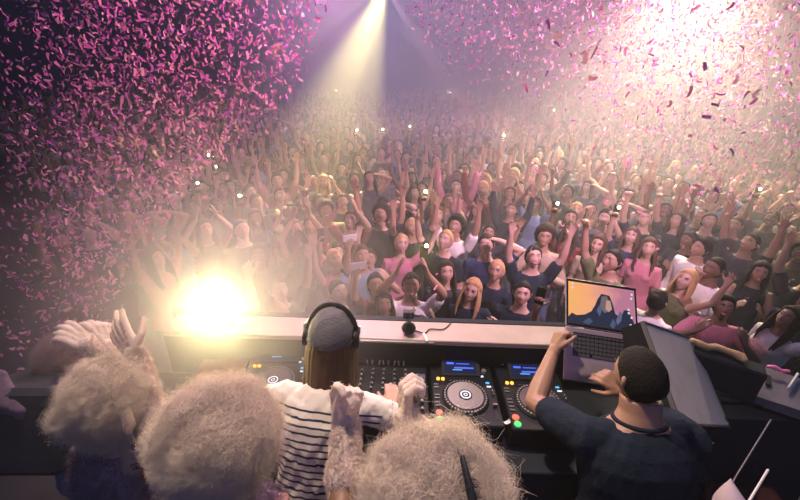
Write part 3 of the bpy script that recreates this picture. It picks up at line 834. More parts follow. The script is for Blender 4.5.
def sample(fn, n, u0, u1, v0, v1, d0, d1, tagname, pw=1.0):
    c = 0
    while c < n:
        u, v = rc.uniform(u0, u1), rc.uniform(v0, v1)
        if rc.random() > fn(u, v): continue
        d = d0 + (d1 - d0) * rc.random() ** pw
        pieces.append((d, u, v, tagname)); c += 1
sample(dens_left, 4300, -5, 330, -5, 400, 2.2, 4.6, 'L')
sample(dens_right, 9500, 400, 805, -5, 215, 2.6, 8.0, 'R', .8)
sample(dens_right, 80, 500, 805, -5, 200, 1.5, 2.4, 'R')
sample(lambda u, v: .4 + .6 * (u > 600), 90, 430, 800, 150, 330, 2.2, 5, 'C')
sample(lambda u, v: 1, 50, 0, 130, 320, 420, 1.8, 3, 'F')
sample(lambda u, v: 1, 26, 150, 330, 130, 300, 2.2, 3.4, 'G')
pieces.sort(key=lambda x: x[0])
SM = []
for q, (sv, sf) in enumerate(STRIPS):
    me = mesh_np('confetti_piece', sv, sf, [PMAT[0]]); SM.append(me)
LAB = {'L': 'falling through the dark side of the hall', 'R': 'falling through the bright haze', 'C': 'drifting over the crowd', 'F': 'sinking beside the fluffy costumes', 'G': 'fluttering near the glaring lamp'}
VV, TT, CC, n0 = [], [], [], 0; ni = 0
for (d, u, v, tg) in pieces:
    p = pt(u, v, d)
    if p.z < .2: continue
    E = (rc.uniform(0, 6.3), rc.uniform(0, 6.3), rc.uniform(0, 6.3)); ci = rc.choices([0, 1, 2, 3], {'L': (4, 4, 2, 1), 'R': (4, 2, 4, 3)}.get(tg, (4, 2, 3, 1)))[0]; k = rc.randrange(6); s_ = rc.uniform(.6, 1.05) * (.85 if tg == 'R' and d > 2.5 else 1)
    if ni < 300:
        o = link('confetti_piece', SM[k]); o.location = p; o.rotation_euler = E; o.scale = (s_,) * 3
        o.material_slots[0].link = 'OBJECT'; o.material_slots[0].material = PMAT[ci]
        nm = ('pink', 'magenta', 'rose', 'violet')[ci]
        tag(o, 'small %s paper confetti strip %s' % (nm, LAB[tg]), 'confetti', '%s confetti strips %s' % (nm, LAB[tg])); ni += 1
    else:
        from mathutils import Euler
        M3 = np.array(Euler(E).to_matrix()) * s_; sv, sf = STRIPS[k]
        VV.append(sv @ M3.T + np.array(p)); TT.append(sf + n0); n0 += len(sv); j = .9 + .2 * rc.random()
        CC.append(np.tile(np.array(PCOL[ci]) * j, (len(sv), 1)))
me = mesh_np('confetti_cloud', np.concatenate(VV), np.concatenate(TT), [PALL], True, np.concatenate(CC))
tag(link('confetti_cloud', me), 'dense shower of finer pink confetti farther off in the air', 'confetti', kind='stuff')
# ------------------------------------------------------------------ the DJ booth
M_BLK = mat('black_plastic', (.009, .011, .018), .5, var=.1, spec=.2)
M_BLK2 = mat('black_metal', (.016, .018, .026), .5, var=.2, bump=.1, bscale=120, spec=.25)
M_TABLE = mat('black_table_cloth', (.010, .016, .028), .85, bump=.2)
M_WOOD = mat('pale_ledge_wood', (.42, .34, .31), .5, var=.18, scale=9, bump=.1)
M_GREYM = mat('grey_metal', (.22, .21, .23), .42, metal=.5, var=.15)
M_ALU = mat('aluminium_shell', (.52, .42, .46), .38, metal=.35, var=.04)
M_SILVER = mat('silver_trim', (.6, .6, .62), .3, metal=.8, var=.05)
M_KNOB = mat('knob_grey', (.09, .09, .10), .4, var=0)
M_WHITE = mat('white_print', (.75, .73, .72), .5, var=0)
def glow(name, c, s): return mat(name, tuple(x * .3 for x in c), .4, var=0, emit=c, estr=s)
G_ORANGE, G_GREEN, G_RED, G_BLUE, G_WHITE, G_CYAN = glow('led_orange', (1, .42, .06), 2.2), glow('led_green', (.08, .9, .22), .9), glow('led_red', (1, .16, .08), .9), glow('led_blue', (.06, .14, .9), 1.1), glow('led_white', (.8, .85, 1), 1.2), glow('led_cyan', (.1, .5, 1), 1.2)

b = MB(); b.box((0.0, 1.85, 1.10), (2.5, .04, 2.20)); b.box((0.0, 1.85, 2.225), (2.5, .035, .05)); b.box((0, 1.85, .2), (2.56, .08, .3))
tag(b.build('booth_front_panel', M_TABLE), 'black front panel of the booth facing the crowd, below the pale ledge', 'panel')
b = MB(); b.box((-.09, 1.745, 2.235), (2.24, .165, .03), bev=.004)
t_ = tag(b.build('ledge', M_WOOD), 'pale wooden ledge running along the crowd side of the decks', 'ledge')
b = MB(); b.box((-.09, 1.672, 2.10), (2.24, .018, .24)); b.build('fascia', M_BLK, t_)
b = MB(); b.tube([(-.27, 1.66, 2.236), (.19, 1.66, 2.236)], .008, n=8); b.build('rail', M_GREYM, t_)
tb = empty('dj_table', (0, 1.4, 1.05), label='long black table carrying the mixer and the decks', cat='table')
b = MB(); b.box((0, 0, .91), (2.75, .52, .04), bev=.005); b.build('table_top', M_TABLE, tb)
b = MB(); b.box((0, -.245, .44), (2.7, .02, .88)); b.build('skirt', M_TABLE, tb)
for sx in (-1, 1):
    for sy in (-.2, .2): b = MB(); b.tube([(sx * 1.3, sy, .0), (sx * 1.3, sy, .89)], .02, n=8); b.build('leg', M_BLK2, tb)

# ---- media player, one built, the others copied
def knob_mesh(r_=.0075, h=.016):
    b = MB(); b.lathe([(r_ * 1.15, 0), (r_ * 1.1, h * .35), (r_, h * .45), (r_ * .9, h), (r_ * .4, h)], n=12); b.box((0, r_ * .55, h), (.0018, r_, .0012), 1)
    return b.mesh('knob')
KN = knob_mesh(); KN.materials.append(M_KNOB); KN.materials.append(M_WHITE)
KS = knob_mesh(.005, .012); KS.materials.append(M_KNOB); KS.materials.append(M_WHITE)
def make_player():
    r_ = empty('media_player'); H = .11
    b = MB(); b.box((0, .04, H / 2), (.318, .41, H), bev=.006); b.build('body', M_BLK, r_)
    # jog wheel: ring of dimples, highlights painted in as emission, platter, centre disc
    b = MB(); b.lathe([(.112, H), (.112, H + .006), (.104, H + .014), (.094, H + .015), (.092, H + .012), (.0, H + .012)], n=48); jw = b.build('jog_wheel', M_BLK2, r_)
    b = MB(); b.lathe([(.088, H + .012), (.088, H + .017), (.086, H + .018), (.04, H + .018), (.0, H + .018)], n=48); b.build('platter', mat('platter_vinyl', (.10, .085, .105), .35, var=.15, scale=20), jw)
    b = MB()
    for k in range(40):
        a = 2 * PI * k / 40; b.ball((.099 * math.cos(a), .099 * math.sin(a), H + .0145), (.0042, .0042, .002), lv=1)
    b.build('dimple_ring', mat('dimple_chrome', (.5, .48, .46), .25, metal=.6, var=0, emit=(.9, .8, .7), estr=.16), jw)
    b = MB(); b.lathe([(.032, H + .018), (.032, H + .0195), (.0, H + .0195)], n=32); b.build('hub', M_BLK, jw)
    b = MB()
    for ro, ri in ((.025, .019), (.010, .006)):
        n = 32
        for k in range(n):
            a0, a1 = 2 * PI * k / n, 2 * PI * (k + 1) / n
            b.add([(ro * math.cos(a0), ro * math.sin(a0), H + .0205), (ro * math.cos(a1), ro * math.sin(a1), H + .0205), (ri * math.cos(a1), ri * math.sin(a1), H + .0205), (ri * math.cos(a0), ri * math.sin(a0), H + .0205)], [(0, 1, 2, 3)])
    b.build('centre_display', G_WHITE, jw)
    # sloped display at the rear
    rot = Matrix.Rotation(R(16), 3, 'X'); c = V((.0, .192, H + .012))
    b = MB(); b.box(c, (.20, .105, .022), rot=rot, bev=.004); ds = b.build('display_housing', M_BLK2, r_)
    b = MB(); b.box(c + rot @ V((-.005, 0, .0115)), (.165, .078, .002), rot=rot); b.build('screen', mat('display_glass', (.010, .012, .03), .15, var=0, emit=(.02, .03, .12), estr=.25), ds)
    for (x, y, ww, hh, g, nm) in ((-.055, .018, .038, .012, G_BLUE, 'screen_text'), (.01, .016, .07, .005, G_BLUE, 'screen_text'), (.015, -.008, .10, .009, G_BLUE, 'waveform'), (-.02, -.020, .05, .004, G_CYAN, 'waveform')):
        b = MB(); b.box(c + rot @ V((x, y, .013)), (ww, hh, .001), rot=rot); b.build(nm, g, ds)
    b = MB(); b.lathe([(.013, 0), (.012, .016), (.0, .016)], V((.118, .175, H)), n=16); b.build('browse_knob', M_SILVER, r_)
    def btn(x, y, w_, h_, g, nm='button', round_=False):
        b = MB()
        if round_: b.lathe([(w_, H), (w_, H + .006), (w_ * .8, H + .008), (.0, H + .008)], V((x, y, 0)), n=20)
        else: b.box((x, y, H + .002), (w_, h_, .006), bev=.001)
        return b.build(nm, g, r_)
    btn(-.132, -.135, .016, 0, G_GREEN, 'play_button', True); btn(-.132, -.098, .016, 0, G_RED, 'cue_button', True)
    for x in (-.122, -.098): btn(x, .118, .009, 0, G_ORANGE, 'hot_cue_button', True)
    btn(.125, .100, .018, .008, G_CYAN); btn(.128, .075, .022, .006, G_WHITE); btn(.105, .145, .013, .009, G_WHITE)
    for y in (-.055, -.035, -.010, .010, .06, .08): btn(-.135, y, .024, .010, M_KNOB)
    for k in range(5): btn(-.06 + k * .022, .108, .014, .007, M_KNOB)
    b = MB(); b.box((.133, -.062, H + .0008), (.008, .125, .002)); sl = b.build('slider_slot', M_BLK2, r_)
    b = MB(); b.box((.133, -.05, H + .009), (.020, .012, .016), bev=.002); b.box((.133, -.05, H + .0172), (.019, .002, .001), 1); b.build('tempo_slider', [M_KNOB, M_WHITE], r_)
    for y in (.02, .04): o = link('knob', KS, r_); o.location = (.138, y, H)
    return r_
DZ = 1.985
pl = make_player(); pl.location = (.338, 1.437, DZ); tag(pl, 'black deck with grey jog wheel and blue display between mixer and the man in black', 'media player', 'black media players on the table')
p2 = dup(pl); p2.location = (.685, 1.424, DZ); tag(p2, 'black deck half hidden behind the raised arm of the man in black', 'media player', 'black media players on the table')
p3 = dup(pl); p3.location = (-.600, 1.49, DZ); p3.rotation_euler.z = R(4); tag(p3, 'hazy deck on the lamp side of the person in striped shirt', 'media player', 'black media players on the table')
# ---- mixer
mx = empty('dj_mixer', (-.02, 1.45, DZ), label='black DJ mixer with rows of knobs between two decks', cat='mixer'); H = .108
b = MB(); b.box((0, .03, H / 2), (.365, .40, H), bev=.006); b.build('body', M_BLK, mx)
for i in range(4):
    x = -.098 + i * .056
    for j in range(5):
        o = link('knob', KN, mx); o.location = (x, .148 - j * .032, H); o.rotation_euler.z = R(random.uniform(-120, 120))
    b = MB(); b.box((x, -.062, H + .0008), (.006, .085, .002)); b.build('fader_slot', M_GREYM, mx)
    b = MB(); b.box((x, -.03 - random.uniform(0, .05), H + .008), (.018, .011, .014), bev=.002); b.box((x, -.05, H + .001), (.001, .001, .001)); b.build('channel_fader', M_SILVER, mx)
    for k in range(8):
        if k < 2 or i % 2: 
            b = MB(); b.box((x + .022, -.098 + k * .009, H + .001), (.006, .004, .002)); b.build('level_light', [G_GREEN, G_GREEN, G_ORANGE][min(k // 3, 2)], mx)
b = MB(); b.box((-.02, -.135, H + .0008), (.10, .006, .002)); b.build('crossfader_slot', M_GREYM, mx)
b = MB(); b.box((-.03, -.135, H + .008), (.012, .022, .014), bev=.002); b.build('crossfader', M_SILVER, mx)
for j in range(4): o = link('knob', KN, mx); o.location = (-.153, .14 - j * .034, H)
b = MB(); b.box((-.153, .002, H + .002), (.034, .010, .004)); b.box((-.153, -.018, H + .002), (.034, .010, .004)); b.build('blue_button', G_BLUE, mx)
b = MB(); b.box((-.118, -.075, H + .002), (.012, .010, .004)); b.build('button', G_WHITE, mx)
b = MB(); b.box((.148, .12, H + .002), (.045, .03, .004)); b.build('effect_display', mat('effect_lcd', (.05, .05, .07), .2, var=0, emit=(.25, .25, .4), estr=.35), mx)
b = MB(); b.box((.148, .058, H + .002), (.048, .026, .004)); b.build('effect_pad', mat('pad_silver', (.45, .42, .44), .35, var=.05), mx)
for j, y in enumerate((.09, .02, -.02, -.055, -.10)): o = link('knob', KN, mx); o.location = (.148, y, H); o.scale = (1.2,) * 3
for k, x in enumerate((-.13, -.105, -.07, -.045, -.02, .01, .035, .06)):
    b = MB(); b.tube([(x, .20, H), (x + .004 * (k % 3 - 1), .205, H + .02)], .0045, n=8); b.build('plug', M_SILVER, mx)
# cables lying behind the gear
def cable(label, pts, r_=.004, mt=None, name='cable'):
    cu = []
    P_ = [V(p) for p in pts]
    for i in range(len(P_) - 1):
        a, b_, c, d = P_[max(i - 1, 0)], P_[i], P_[i + 1], P_[min(i + 2, len(P_) - 1)]
        for k in range(6):
            t_ = k / 6; cu.append(.5 * ((2 * b_) + (c - a) * t_ + (2 * a - 5 * b_ + 4 * c - d) * t_ ** 2 + (3 * b_ - a - 3 * c + d) * t_ ** 3))
    cu.append(P_[-1]); b = MB(); b.tube(cu, r_, n=7); return tag(b.build(name, mt or M_BLK, smooth=True), label, 'cable')
LZ = 2.250
cable('thin dark cable trailing over the ledge beside the small camera', [at(414, 330, LZ + .005), at(425, 333, LZ + .005), at(430, 329, LZ + .005), at(444, 329, LZ + .005), at(452, 321, LZ + .005)], .003)
cn = MB(); cn.tube([at(424, 334, 2.262), at(427, 341, 2.262)], .008, n=8); tag(cn.build('cable_plug', M_WHITE, smooth=True), 'white cable plug hanging at the ledge edge', 'plug')
b = MB(); b.box(at(378, 387, 2.115) + V((-.3, .08, 0)), (.001, .001, .001)); 
# ---- white scraps of paper and confetti lying on the decks
for (u, v, a) in ((467, 355, 50), (482, 356, -30), (500, 362, -40), (506, 422, 25)):
    k = int(u) % 6; o = link('confetti_piece', SM[k]); o.location = at(u, v, 2.115); o.rotation_euler = (0, 0, R(a)); o.material_slots[0].link = 'OBJECT'; o.material_slots[0].material = M_WHITE; tag(o, 'white confetti strip lying on the black decks', 'confetti', 'white strips on the decks')
# ---- small camera on a weighted ball stand
cb = at(408.5, 333, LZ + .0); c0 = empty('small_camera', cb, label='small black camera on a bulb-shaped clamp standing on the pale ledge', cat='camera')
b = MB(); b.lathe([(.004, 0), (.020, .004), (.036, .022), (.038, .034), (.030, .052), (.014, .064), (.010, .070)], n=24); b.build('stand', M_BLK, c0, True)
b = MB(); b.tube([(0, 0, .066), (.0, 0, .088)], .011, n=10); b.ball((0, 0, .092), .013); b.build('ball_joint', M_GREYM, c0, True)
b = MB(); b.box((-.004, 0, .118), (.058, .040, .040), bev=.006); cbod = b.build('camera_body', M_BLK2, c0)
for x in (-.02, .008): b = MB(); b.cyl((x, -.022, .118), .009, .008, rot=Matrix.Rotation(R(90), 3, 'X'), n=16); b.build('lens', G_BLUE if False else mat('lens_glass', (.03, .05, .12), .1, var=0), cbod)
b = MB(); b.tube([(.024, 0, .112), (.05, 0, .110)], [.007, .004], n=8); b.build('plug', M_BLK, c0)
# ---- lamp glaring on the ledge
lp = at(216, 309, 2.35); dirc = (CAM - lp).normalized(); rl = dirc.to_track_quat('Z', 'Y').to_matrix()
lm = empty('stage_lamp', (lp.x, lp.y, LZ), label='round stage lamp on the ledge glaring straight at the camera', cat='lamp')
off = lp - V((lp.x, lp.y, LZ))
b = MB(); b.lathe([(.045, -.13), (.060, -.09), (.068, -.02), (.070, .02), (.064, .02), (.061, -.01), (.0, -.01)], off, n=32, rot=rl); b.build('housing', M_BLK2, lm, True)
b = MB(); b.lathe([(.06, -.004), (.06, .0), (.0, .0)], off, n=32, rot=rl); b.build('lamp_lens', mat('lamp_lens_lit', (.9, .8, .5), .3, var=0, emit=(1, .88, .55), estr=LENS), lm)
b = MB(); b.tube([off + rl @ V((.07, 0, 0)), off + rl @ V((.075, -.04, -.04)), V((.06, 0, .01))], .008, n=6); b.tube([off + rl @ V((-.07, 0, 0)), off + rl @ V((-.075, -.04, -.04)), V((-.06, 0, .01))], .008, n=6); b.box((0, 0, .008), (.16, .05, .012)); b.build('yoke', M_BLK2, lm)
b_, x_ = None, None
spot('stage_lamp_light', lp + dirc * .03, lp + dirc * 2, LAMPW, (1, .82, .38), 95, 1.0, .05)
# copper coloured box under the lamp
bx = at(232, 372, 2.02); b = MB(); b.box((0, 0, .06), (.24, .22, .12), bev=.006); o = b.build('flat_case', mat('copper_brown_case', (.22, .10, .05), .25, metal=.2, var=.1)); o.location = (bx.x - .02, 1.53, 1.982); tag(o, 'glossy copper-brown case on the table below the lamp', 'case')
# ---- laptop held open
a_ = R(8.6); ex = CR * math.cos(a_) - CU * math.sin(a_); ey = CU * math.cos(a_) + CR * math.sin(a_); ez = ex.cross(ey)
Hg = pt(602, 331, 1.87)
up = ey * math.cos(R(20)) - ez * math.sin(R(20)); nup = ex.cross(up)
dn = -ey * math.cos(R(14)) + ez * math.sin(R(14)); ndn = ex.cross(-dn)
def basis(x, y, z, o): mm = Matrix((x, y, z)).transposed().to_4x4(); mm.translation = o; return mm
lt = empty('laptop', label='open laptop with an orange sunset screen held up before the man in black', cat='laptop', mw=basis(ex, -dn, ndn, Hg))
b = MB(); b.box((0, -.122, 0), (.345, .240, .014), bev=.004); base = b.build('base', M_ALU, lt)
b = MB(); b.box((0, -.078, .0073), (.275, .108, .001)); b.build('keyboard_bed', M_BLK, base)
b = MB()
for r_ in range(6):
    nk = 14
    for k in range(nk):
        if r_ == 5 and 4 <= k <= 8:
            if k == 6: b.box((0, -.124, .009), (.092, .014, .003), bev=.001)
            continue
        b.box((-.1275 + k * .0196, -.034 - r_ * .018, .009), (.0165, .0148 if r_ else .009, .003), bev=.001)
b.build('keys', M_KNOB, base)
b = MB(); b.box((0, -.188, .0073), (.10, .070, .001)); b.build('trackpad', mat('trackpad_aluminium', (.48, .38, .42), .3, metal=.3, var=0), base)
scr = bpy.data.objects.new('screen', None); 
th = math.acos(max(-1, min(1, up.dot(-dn)))); rx = Matrix.Rotation(-th if up.dot(ndn) < 0 else th, 3, 'X')
lid = MB(); lid.box(rx @ V((0, .118, .0)), (.345, .232, .008), rot=rx, bev=.003); lido = lid.build('lid', M_ALU, lt)
b = MB(); b.box(rx @ V((0, .118, .0045)), (.340, .227, .001), rot=rx); b.build('screen_bezel', M_BLK, lido)
ms = bpy.data.materials.new('sunset_picture'); t = nt(ms); N = t.nodes; oo = N.new('ShaderNodeOutputMaterial'); em = N.new('ShaderNodeEmission'); tc = N.new('ShaderNodeTexCoord'); sp = N.new('ShaderNodeSeparateXYZ'); cr = N.new('ShaderNodeValToRGB'); nz = N.new('ShaderNodeTexNoise'); nz.inputs['Scale'].default_value = 3
md = N.new('ShaderNodeMath'); md.operation = 'MULTIPLY_ADD'; md.inputs[1].default_value = .45
t.links.new(tc.outputs['UV'], sp.inputs[0]); t.links.new(tc.outputs['UV'], nz.inputs['Vector']); t.links.new(nz.outputs['Fac'], md.inputs[0]); t.links.new(sp.outputs['X'], md.inputs[2]); 
el = cr.color_ramp.elements; el[0].position = .12; el[0].color = (1, .50, .12, 1); el[1].position = 1.1; el[1].color = (.50, .20, .30, 1); e = el.new(.55); e.color = (.95, .42, .22, 1); e = el.new(.85); e.color = (.72, .30, .30, 1)
t.links.new(md.outputs[0], cr.inputs[0]); t.links.new(cr.outputs[0], em.inputs[0]); em.inputs[1].default_value = .95; t.links.new(em.outputs[0], oo.inputs[0])
W_, H_ = .322, .203
def scrpoly(pts, zz, nm, mt, par):
    me = bpy.data.meshes.new(nm); vs = [rx @ V(((x - .5) * W_, .016 + y * H_, .0052 + zz)) for x, y in pts]; me.from_pydata(vs, [], [tuple(range(len(vs)))])
    uv = me.uv_layers.new(name='UVMap'); 
    for i, (x, y) in enumerate(pts): uv.data[i].uv = (x, y)
    me.materials.append(mt); return link(nm, me, par)
sc0 = scrpoly([(0, 0), (1, 0), (1, 1), (0, 1)], 0, 'screen', ms, lido)
def scol(n, c, s=1.0): return mat(n, (.01, .01, .01), .3, var=0, emit=c, estr=s)
SUBS = [([(0, 0), (.98, 0), (.97, .22), (.9, .5), (.83, .48), (.78, .30), (.70, .36), (.66, .62), (.62, .78), (.50, .80), (.44, .66), (.40, .50), (.34, .34), (.24, .24), (.12, .20), (.05, .24), (0, .14)], (.018, .022, .05)),
        ([(.47, .50), (.50, .74), (.58, .76), (.62, .60), (.60, .40), (.54, .34), (.50, .42)], (.16, .12, .14)), ([(.55, .44), (.57, .66), (.63, .66), (.65, .46), (.60, .38)], (.50, .30, .22)),
        ([(.42, .38), (.46, .52), (.50, .40), (.46, .24)], (.09, .11, .19)), ([(.70, .20), (.76, .44), (.80, .40), (.78, .22), (.72, .10)], (.11, .13, .22)), ([(.2, .05), (.3, .18), (.36, .10), (.3, .02)], (.06, .08, .15)), ([(.6, .06), (.66, .24), (.7, .12), (.66, .0)], (.07, .09, .17))]
for q, (pl_, c) in enumerate(SUBS): 
    for k_ in range(1): scrpoly(pl_, .0004 * (q + 1), 'rock_picture', scol('rock_picture_%d' % q, c), lido)
for (x, y) in ((.045, .92), (.045, .82), (.94, .86), (.93, .76), (.88, .48), (.88, .40), (.92, .30), (.90, .12)): scrpoly([(x, y), (x + .028, y), (x + .028, y + .05), (x, y + .05)], .0035, 'desktop_icon', scol('icon_white', (.75, .7, .75)) , lido)
# ---- speaker with a long grey face, leaning beside the laptop
cTL, cTR, cBR, cBL = pt(644, 322, 1.81), pt(693, 339, 2.124), pt(728, 427, 1.90), pt(679, 425, 1.586)
sx2 = (cTR - cTL + cBR - cBL).normalized(); sy2 = (cTL - cBL + cTR - cBR); sy2 = (sy2 - sx2 * sy2.dot(sx2)).normalized(); sz2 = sx2.cross(sy2); sc_ = (cTL + cTR + cBR + cBL) / 4
SP = basis(sx2, sy2, sz2, sc_)
sk = empty('floor_monitor_speaker', label='wedge speaker with a grey speckled face, slanting beside the head of the man in black', cat='speaker', mw=SP)
mg = bpy.data.materials.new('speckled_grille'); t = nt(mg); N = t.nodes; oo = N.new('ShaderNodeOutputMaterial'); pb = N.new('ShaderNodeBsdfPrincipled'); tc = N.new('ShaderNodeTexCoord'); vn = N.new('ShaderNodeTexVoronoi'); vn.inputs['Scale'].default_value = 180; n2 = N.new('ShaderNodeTexNoise'); n2.inputs['Scale'].default_value = 7; n2.inputs['Detail'].default_value = 6
c2 = N.new('ShaderNodeValToRGB'); c2.color_ramp.elements[0].color = (.26, .25, .25, 1); c2.color_ramp.elements[1].color = (.62, .58, .56, 1); c2.color_ramp.elements[1].position = .7; c2.color_ramp.elements[0].position = .3
mxx = N.new('ShaderNodeMath'); mxx.operation = 'MULTIPLY_ADD'; mxx.inputs[1].default_value = .5
t.links.new(tc.outputs['Object'], vn.inputs['Vector']); t.links.new(tc.outputs['Object'], n2.inputs['Vector']); t.links.new(vn.outputs['Distance'], mxx.inputs[0]); t.links.new(n2.outputs['Fac'], mxx.inputs[2]); t.links.new(mxx.outputs[0], c2.inputs[0]); t.links.new(c2.outputs[0], pb.inputs['Base Color']); pb.inputs['Roughness'].default_value = .55; pb.inputs['Metallic'].default_value = 0; t.links.new(pb.outputs[0], oo.inputs[0])
b = MB(); L2, W2 = (cTL - cBL).length / 2, (cTR - cTL).length / 2
vs = [(-W2, -L2, -.012), (W2, -L2, -.012), (W2, L2, -.012), (-W2, L2, -.012), (-W2 * .95, -L2 * .7, -.17), (W2 * .95, -L2 * .7, -.17), (W2 * .95, L2 * .98, -.22), (-W2 * .95, L2 * .98, -.22)]
b.add(vs, [(0, 1, 2, 3), (7, 6, 5, 4), (0, 4, 5, 1), (1, 5, 6, 2), (2, 6, 7, 3), (3, 7, 4, 0)]); b.build('cabinet', M_BLK2, sk)
b = MB(); b.box((0, 0, -.004), (2 * W2 - .012, 2 * L2 - .012, .014), bev=.003); gr = b.build('grille', mg, sk)
b = MB()
for (c, s) in (((-W2 + .002, 0, -.002), (.008, 2 * L2, .018)), ((W2 - .002, 0, -.002), (.006, 2 * L2, .016)), ((0, -L2 + .002, -.002), (2 * W2, .007, .016)), ((0, L2 - .002, -.002), (2 * W2, .007, .016))): b.box(c, s)
b.build('grille_frame', M_GREYM, sk)
for sx in (-1, 1): b = MB(); b.ball((sx * (W2 - .012), -L2 + .014, .006), (.005, .005, .003), lv=1); b.build('screw', M_SILVER, sk)
# speaker stand
foot = sc_ - sz2 * .2; foot.z = 1.05; b = MB(); b.tube([foot, foot + V((0, 0, sc_.z - 1.05 - .16))], .022, n=12); st = b.build('speaker_stand', M_BLK2, smooth=True)
tag(st, 'black pole stand under the tilted grey speaker', 'stand'); b = MB(); b.cyl((foot.x, foot.y, 1.062), .18, .022, bev=.004); b.build('base', M_BLK2, st)
# ---- black case with the twisted cloth on top, behind the speaker
cc = at(722, 352, 2.26); ang = math.atan2((at(742, 358, 2.26) - at(700, 345, 2.26)).y, (at(742, 358, 2.26) - at(700, 345, 2.26)).x)
kc = MB(); kc.box((0, 0, 0), (.34, .10, .18), bev=.01); o = kc.build('equipment_case', M_TABLE); o.location = (cc.x - .01, cc.y - .03, cc.z - .095); o.rotation_euler.z = ang; tag(o, 'black case standing on the grey counter past the speaker', 'case')
pts = [at(u, v, 2.275) for u, v in ((686, 342), (693, 341), (700, 344), (708, 347), (716, 347), (725, 350), (733, 353), (741, 357), (744, 360))]
b = MB(); b.tube(pts, [.014, .020, .022, .019, .021, .019, .020, .026, .016], n=10, flat=.8); me = b.mesh('twisted_cloth'); ruffle(me, .006, 60); tag(link('twisted_cloth', me, None, [mat('golden_cloth', (.66, .42, .22), .7, bump=.4)], True), 'golden twisted cloth lying along the top of the black case', 'cloth')  # golden light put into the colour; cloth built in place of a forearm
# ---- counter and keyboard past the speaker
q = [at(700, 346, 2.12), at(830, 388, 2.12), at(830, 420, 2.12), at(700, 378, 2.12)]
b = MB(); b.add([*q, *[p - V((0, 0, .05)) for p in q]], [(0, 3, 2, 1), (4, 5, 6, 7), (0, 1, 5, 4), (1, 2, 6, 5), (2, 3, 7, 6), (3, 0, 4, 7)])
ct = tag(b.build('side_counter', mat('worn_grey_counter', (.26, .23, .26), .4, metal=.2, var=.35, scale=14)), 'worn grey metal counter extending from the booth past the speaker', 'counter')
for (u, v) in ((754, 381), (763, 372)): b = MB(); p = at(u, v, 2.125); b.cyl(p, .008, .008); b.build('red_button', G_RED, ct)
b = MB(); b.box((q[0] + q[1] + q[2] + q[3]) / 4 - V((0, 0, .56)), (.5, .2, 1.02)); b.build('plinth', M_TABLE, ct)
b = MB(); b.box((0, 0, 0), (.022, .09, .008)); o = b.build('marker_pen', M_BLK); p = at(768, 380, 2.128); o.location = p; o.rotation_euler.z = R(-38); tag(o, 'short black strip lying across the grey counter', 'strap')
b = MB(); b.tube([at(798, 374, 2.14), at(789, 388, 2.14)], .007, n=8); tag(b.build('drumstick', M_WHITE, smooth=True), 'short pale stick on the grey counter at the picture edge', 'stick')
b = MB(); p = at(777, 371, 2.135); b.tube([p + V((-.03, .02, .012)), p + V((-.01, .01, .02)), p + V((.01, -.01, .012)), p + V((.03, -.02, .02))], [.012, .014, .014, .012], n=8, flat=.4); tag(b.build('wristband', mat('neon_pink_band', (.9, .12, .35), .5, var=0, emit=(1, .15, .4), estr=.12), smooth=True), 'neon pink band lying on the grey counter', 'band')  # faint emission brightens the pink; the band is no lamp
kb0 = at(765, 400, 2.07); kd = (at(800, 410, 2.07) - at(727, 390, 2.07)); ka = math.atan2(kd.y, kd.x)
kb = empty('keyboard', kb0, ka, 'black keyboard on the dark desk below the grey counter', 'keyboard')
b = MB(); b.box((0, 0, 0), (.40, .13, .02), bev=.004); b.build('body', M_BLK2, kb)
b = MB()
for r_ in range(5):
    for k in range(17): b.box((-.175 + k * .0215, .044 - r_ * .021, .013), (.018, .0175, .008), bev=.0015)
b.build('keys', mat('key_caps', (.05, .055, .075), .4, var=0), kb)
b = MB(); b.box((kb0.x + .03, kb0.y - .01, 1.55), (.62, .20, 1.0)); tag(b.build('side_desk', M_TABLE), 'dark desk under the black keyboard', 'desk')
# ---- corner below the desk: cloth, rods, white peak
p = at(745, 462, 1.75); b = MB(); b.box((0, 0, 0), (.36, .22, .62), bev=.05); me = remesh(b.mesh(), .02, 2, 1); ruffle(me, .012, 14); o = link('cloth_covered_case', me, None, [mat('dark_maroon_cloth', (.10, .025, .03), .9, bump=.3)], True); o.location = (p.x - .02, p.y - .13, 1.36); tag(o, 'case covered in dark maroon cloth in the shadow below the keyboard', 'case')
b = MB(); b.tube([pt(771, 420, 1.55), pt(735, 478, 1.45), pt(715, 520, 1.4)], .003, n=8); tag(b.build('microphone_stand', M_GREYM, smooth=True), 'thin dark rod slanting across the maroon case', 'rod')
b = MB(); b.tube([pt(768, 470, 1.2), pt(748, 503, 1.15)], .0035, n=8); tag(b.build('white_stick', M_WHITE, smooth=True), 'short white stick in the bottom corner beside the peaked cloth', 'stick')
b = MB(); b.tube([pt(676, 452, 1.62), pt(713, 443, 1.66)], .0035, n=8); tag(b.build('metal_bar', M_GREYM, smooth=True), 'grey metal bar in the dark under the tilted speaker', 'bar')
b = MB(); b.tube([pt(731, 479, 1.14), pt(731, 484, 1.14), pt(731, 492, 1.14), pt(732, 503, 1.14), pt(736, 535, 1.15)], [.002, .013, .030, .050, .085], n=14, flat=.7); me = b.mesh('folded_napkin', True); ruffle(me, .003, 30); o = link('folded_napkin', me, None, [mat('lilac_white_cloth', (.60, .48, .58), .8, var=.1)]); tag(o, 'white peaked cloth poking up at the bottom edge', 'cloth')
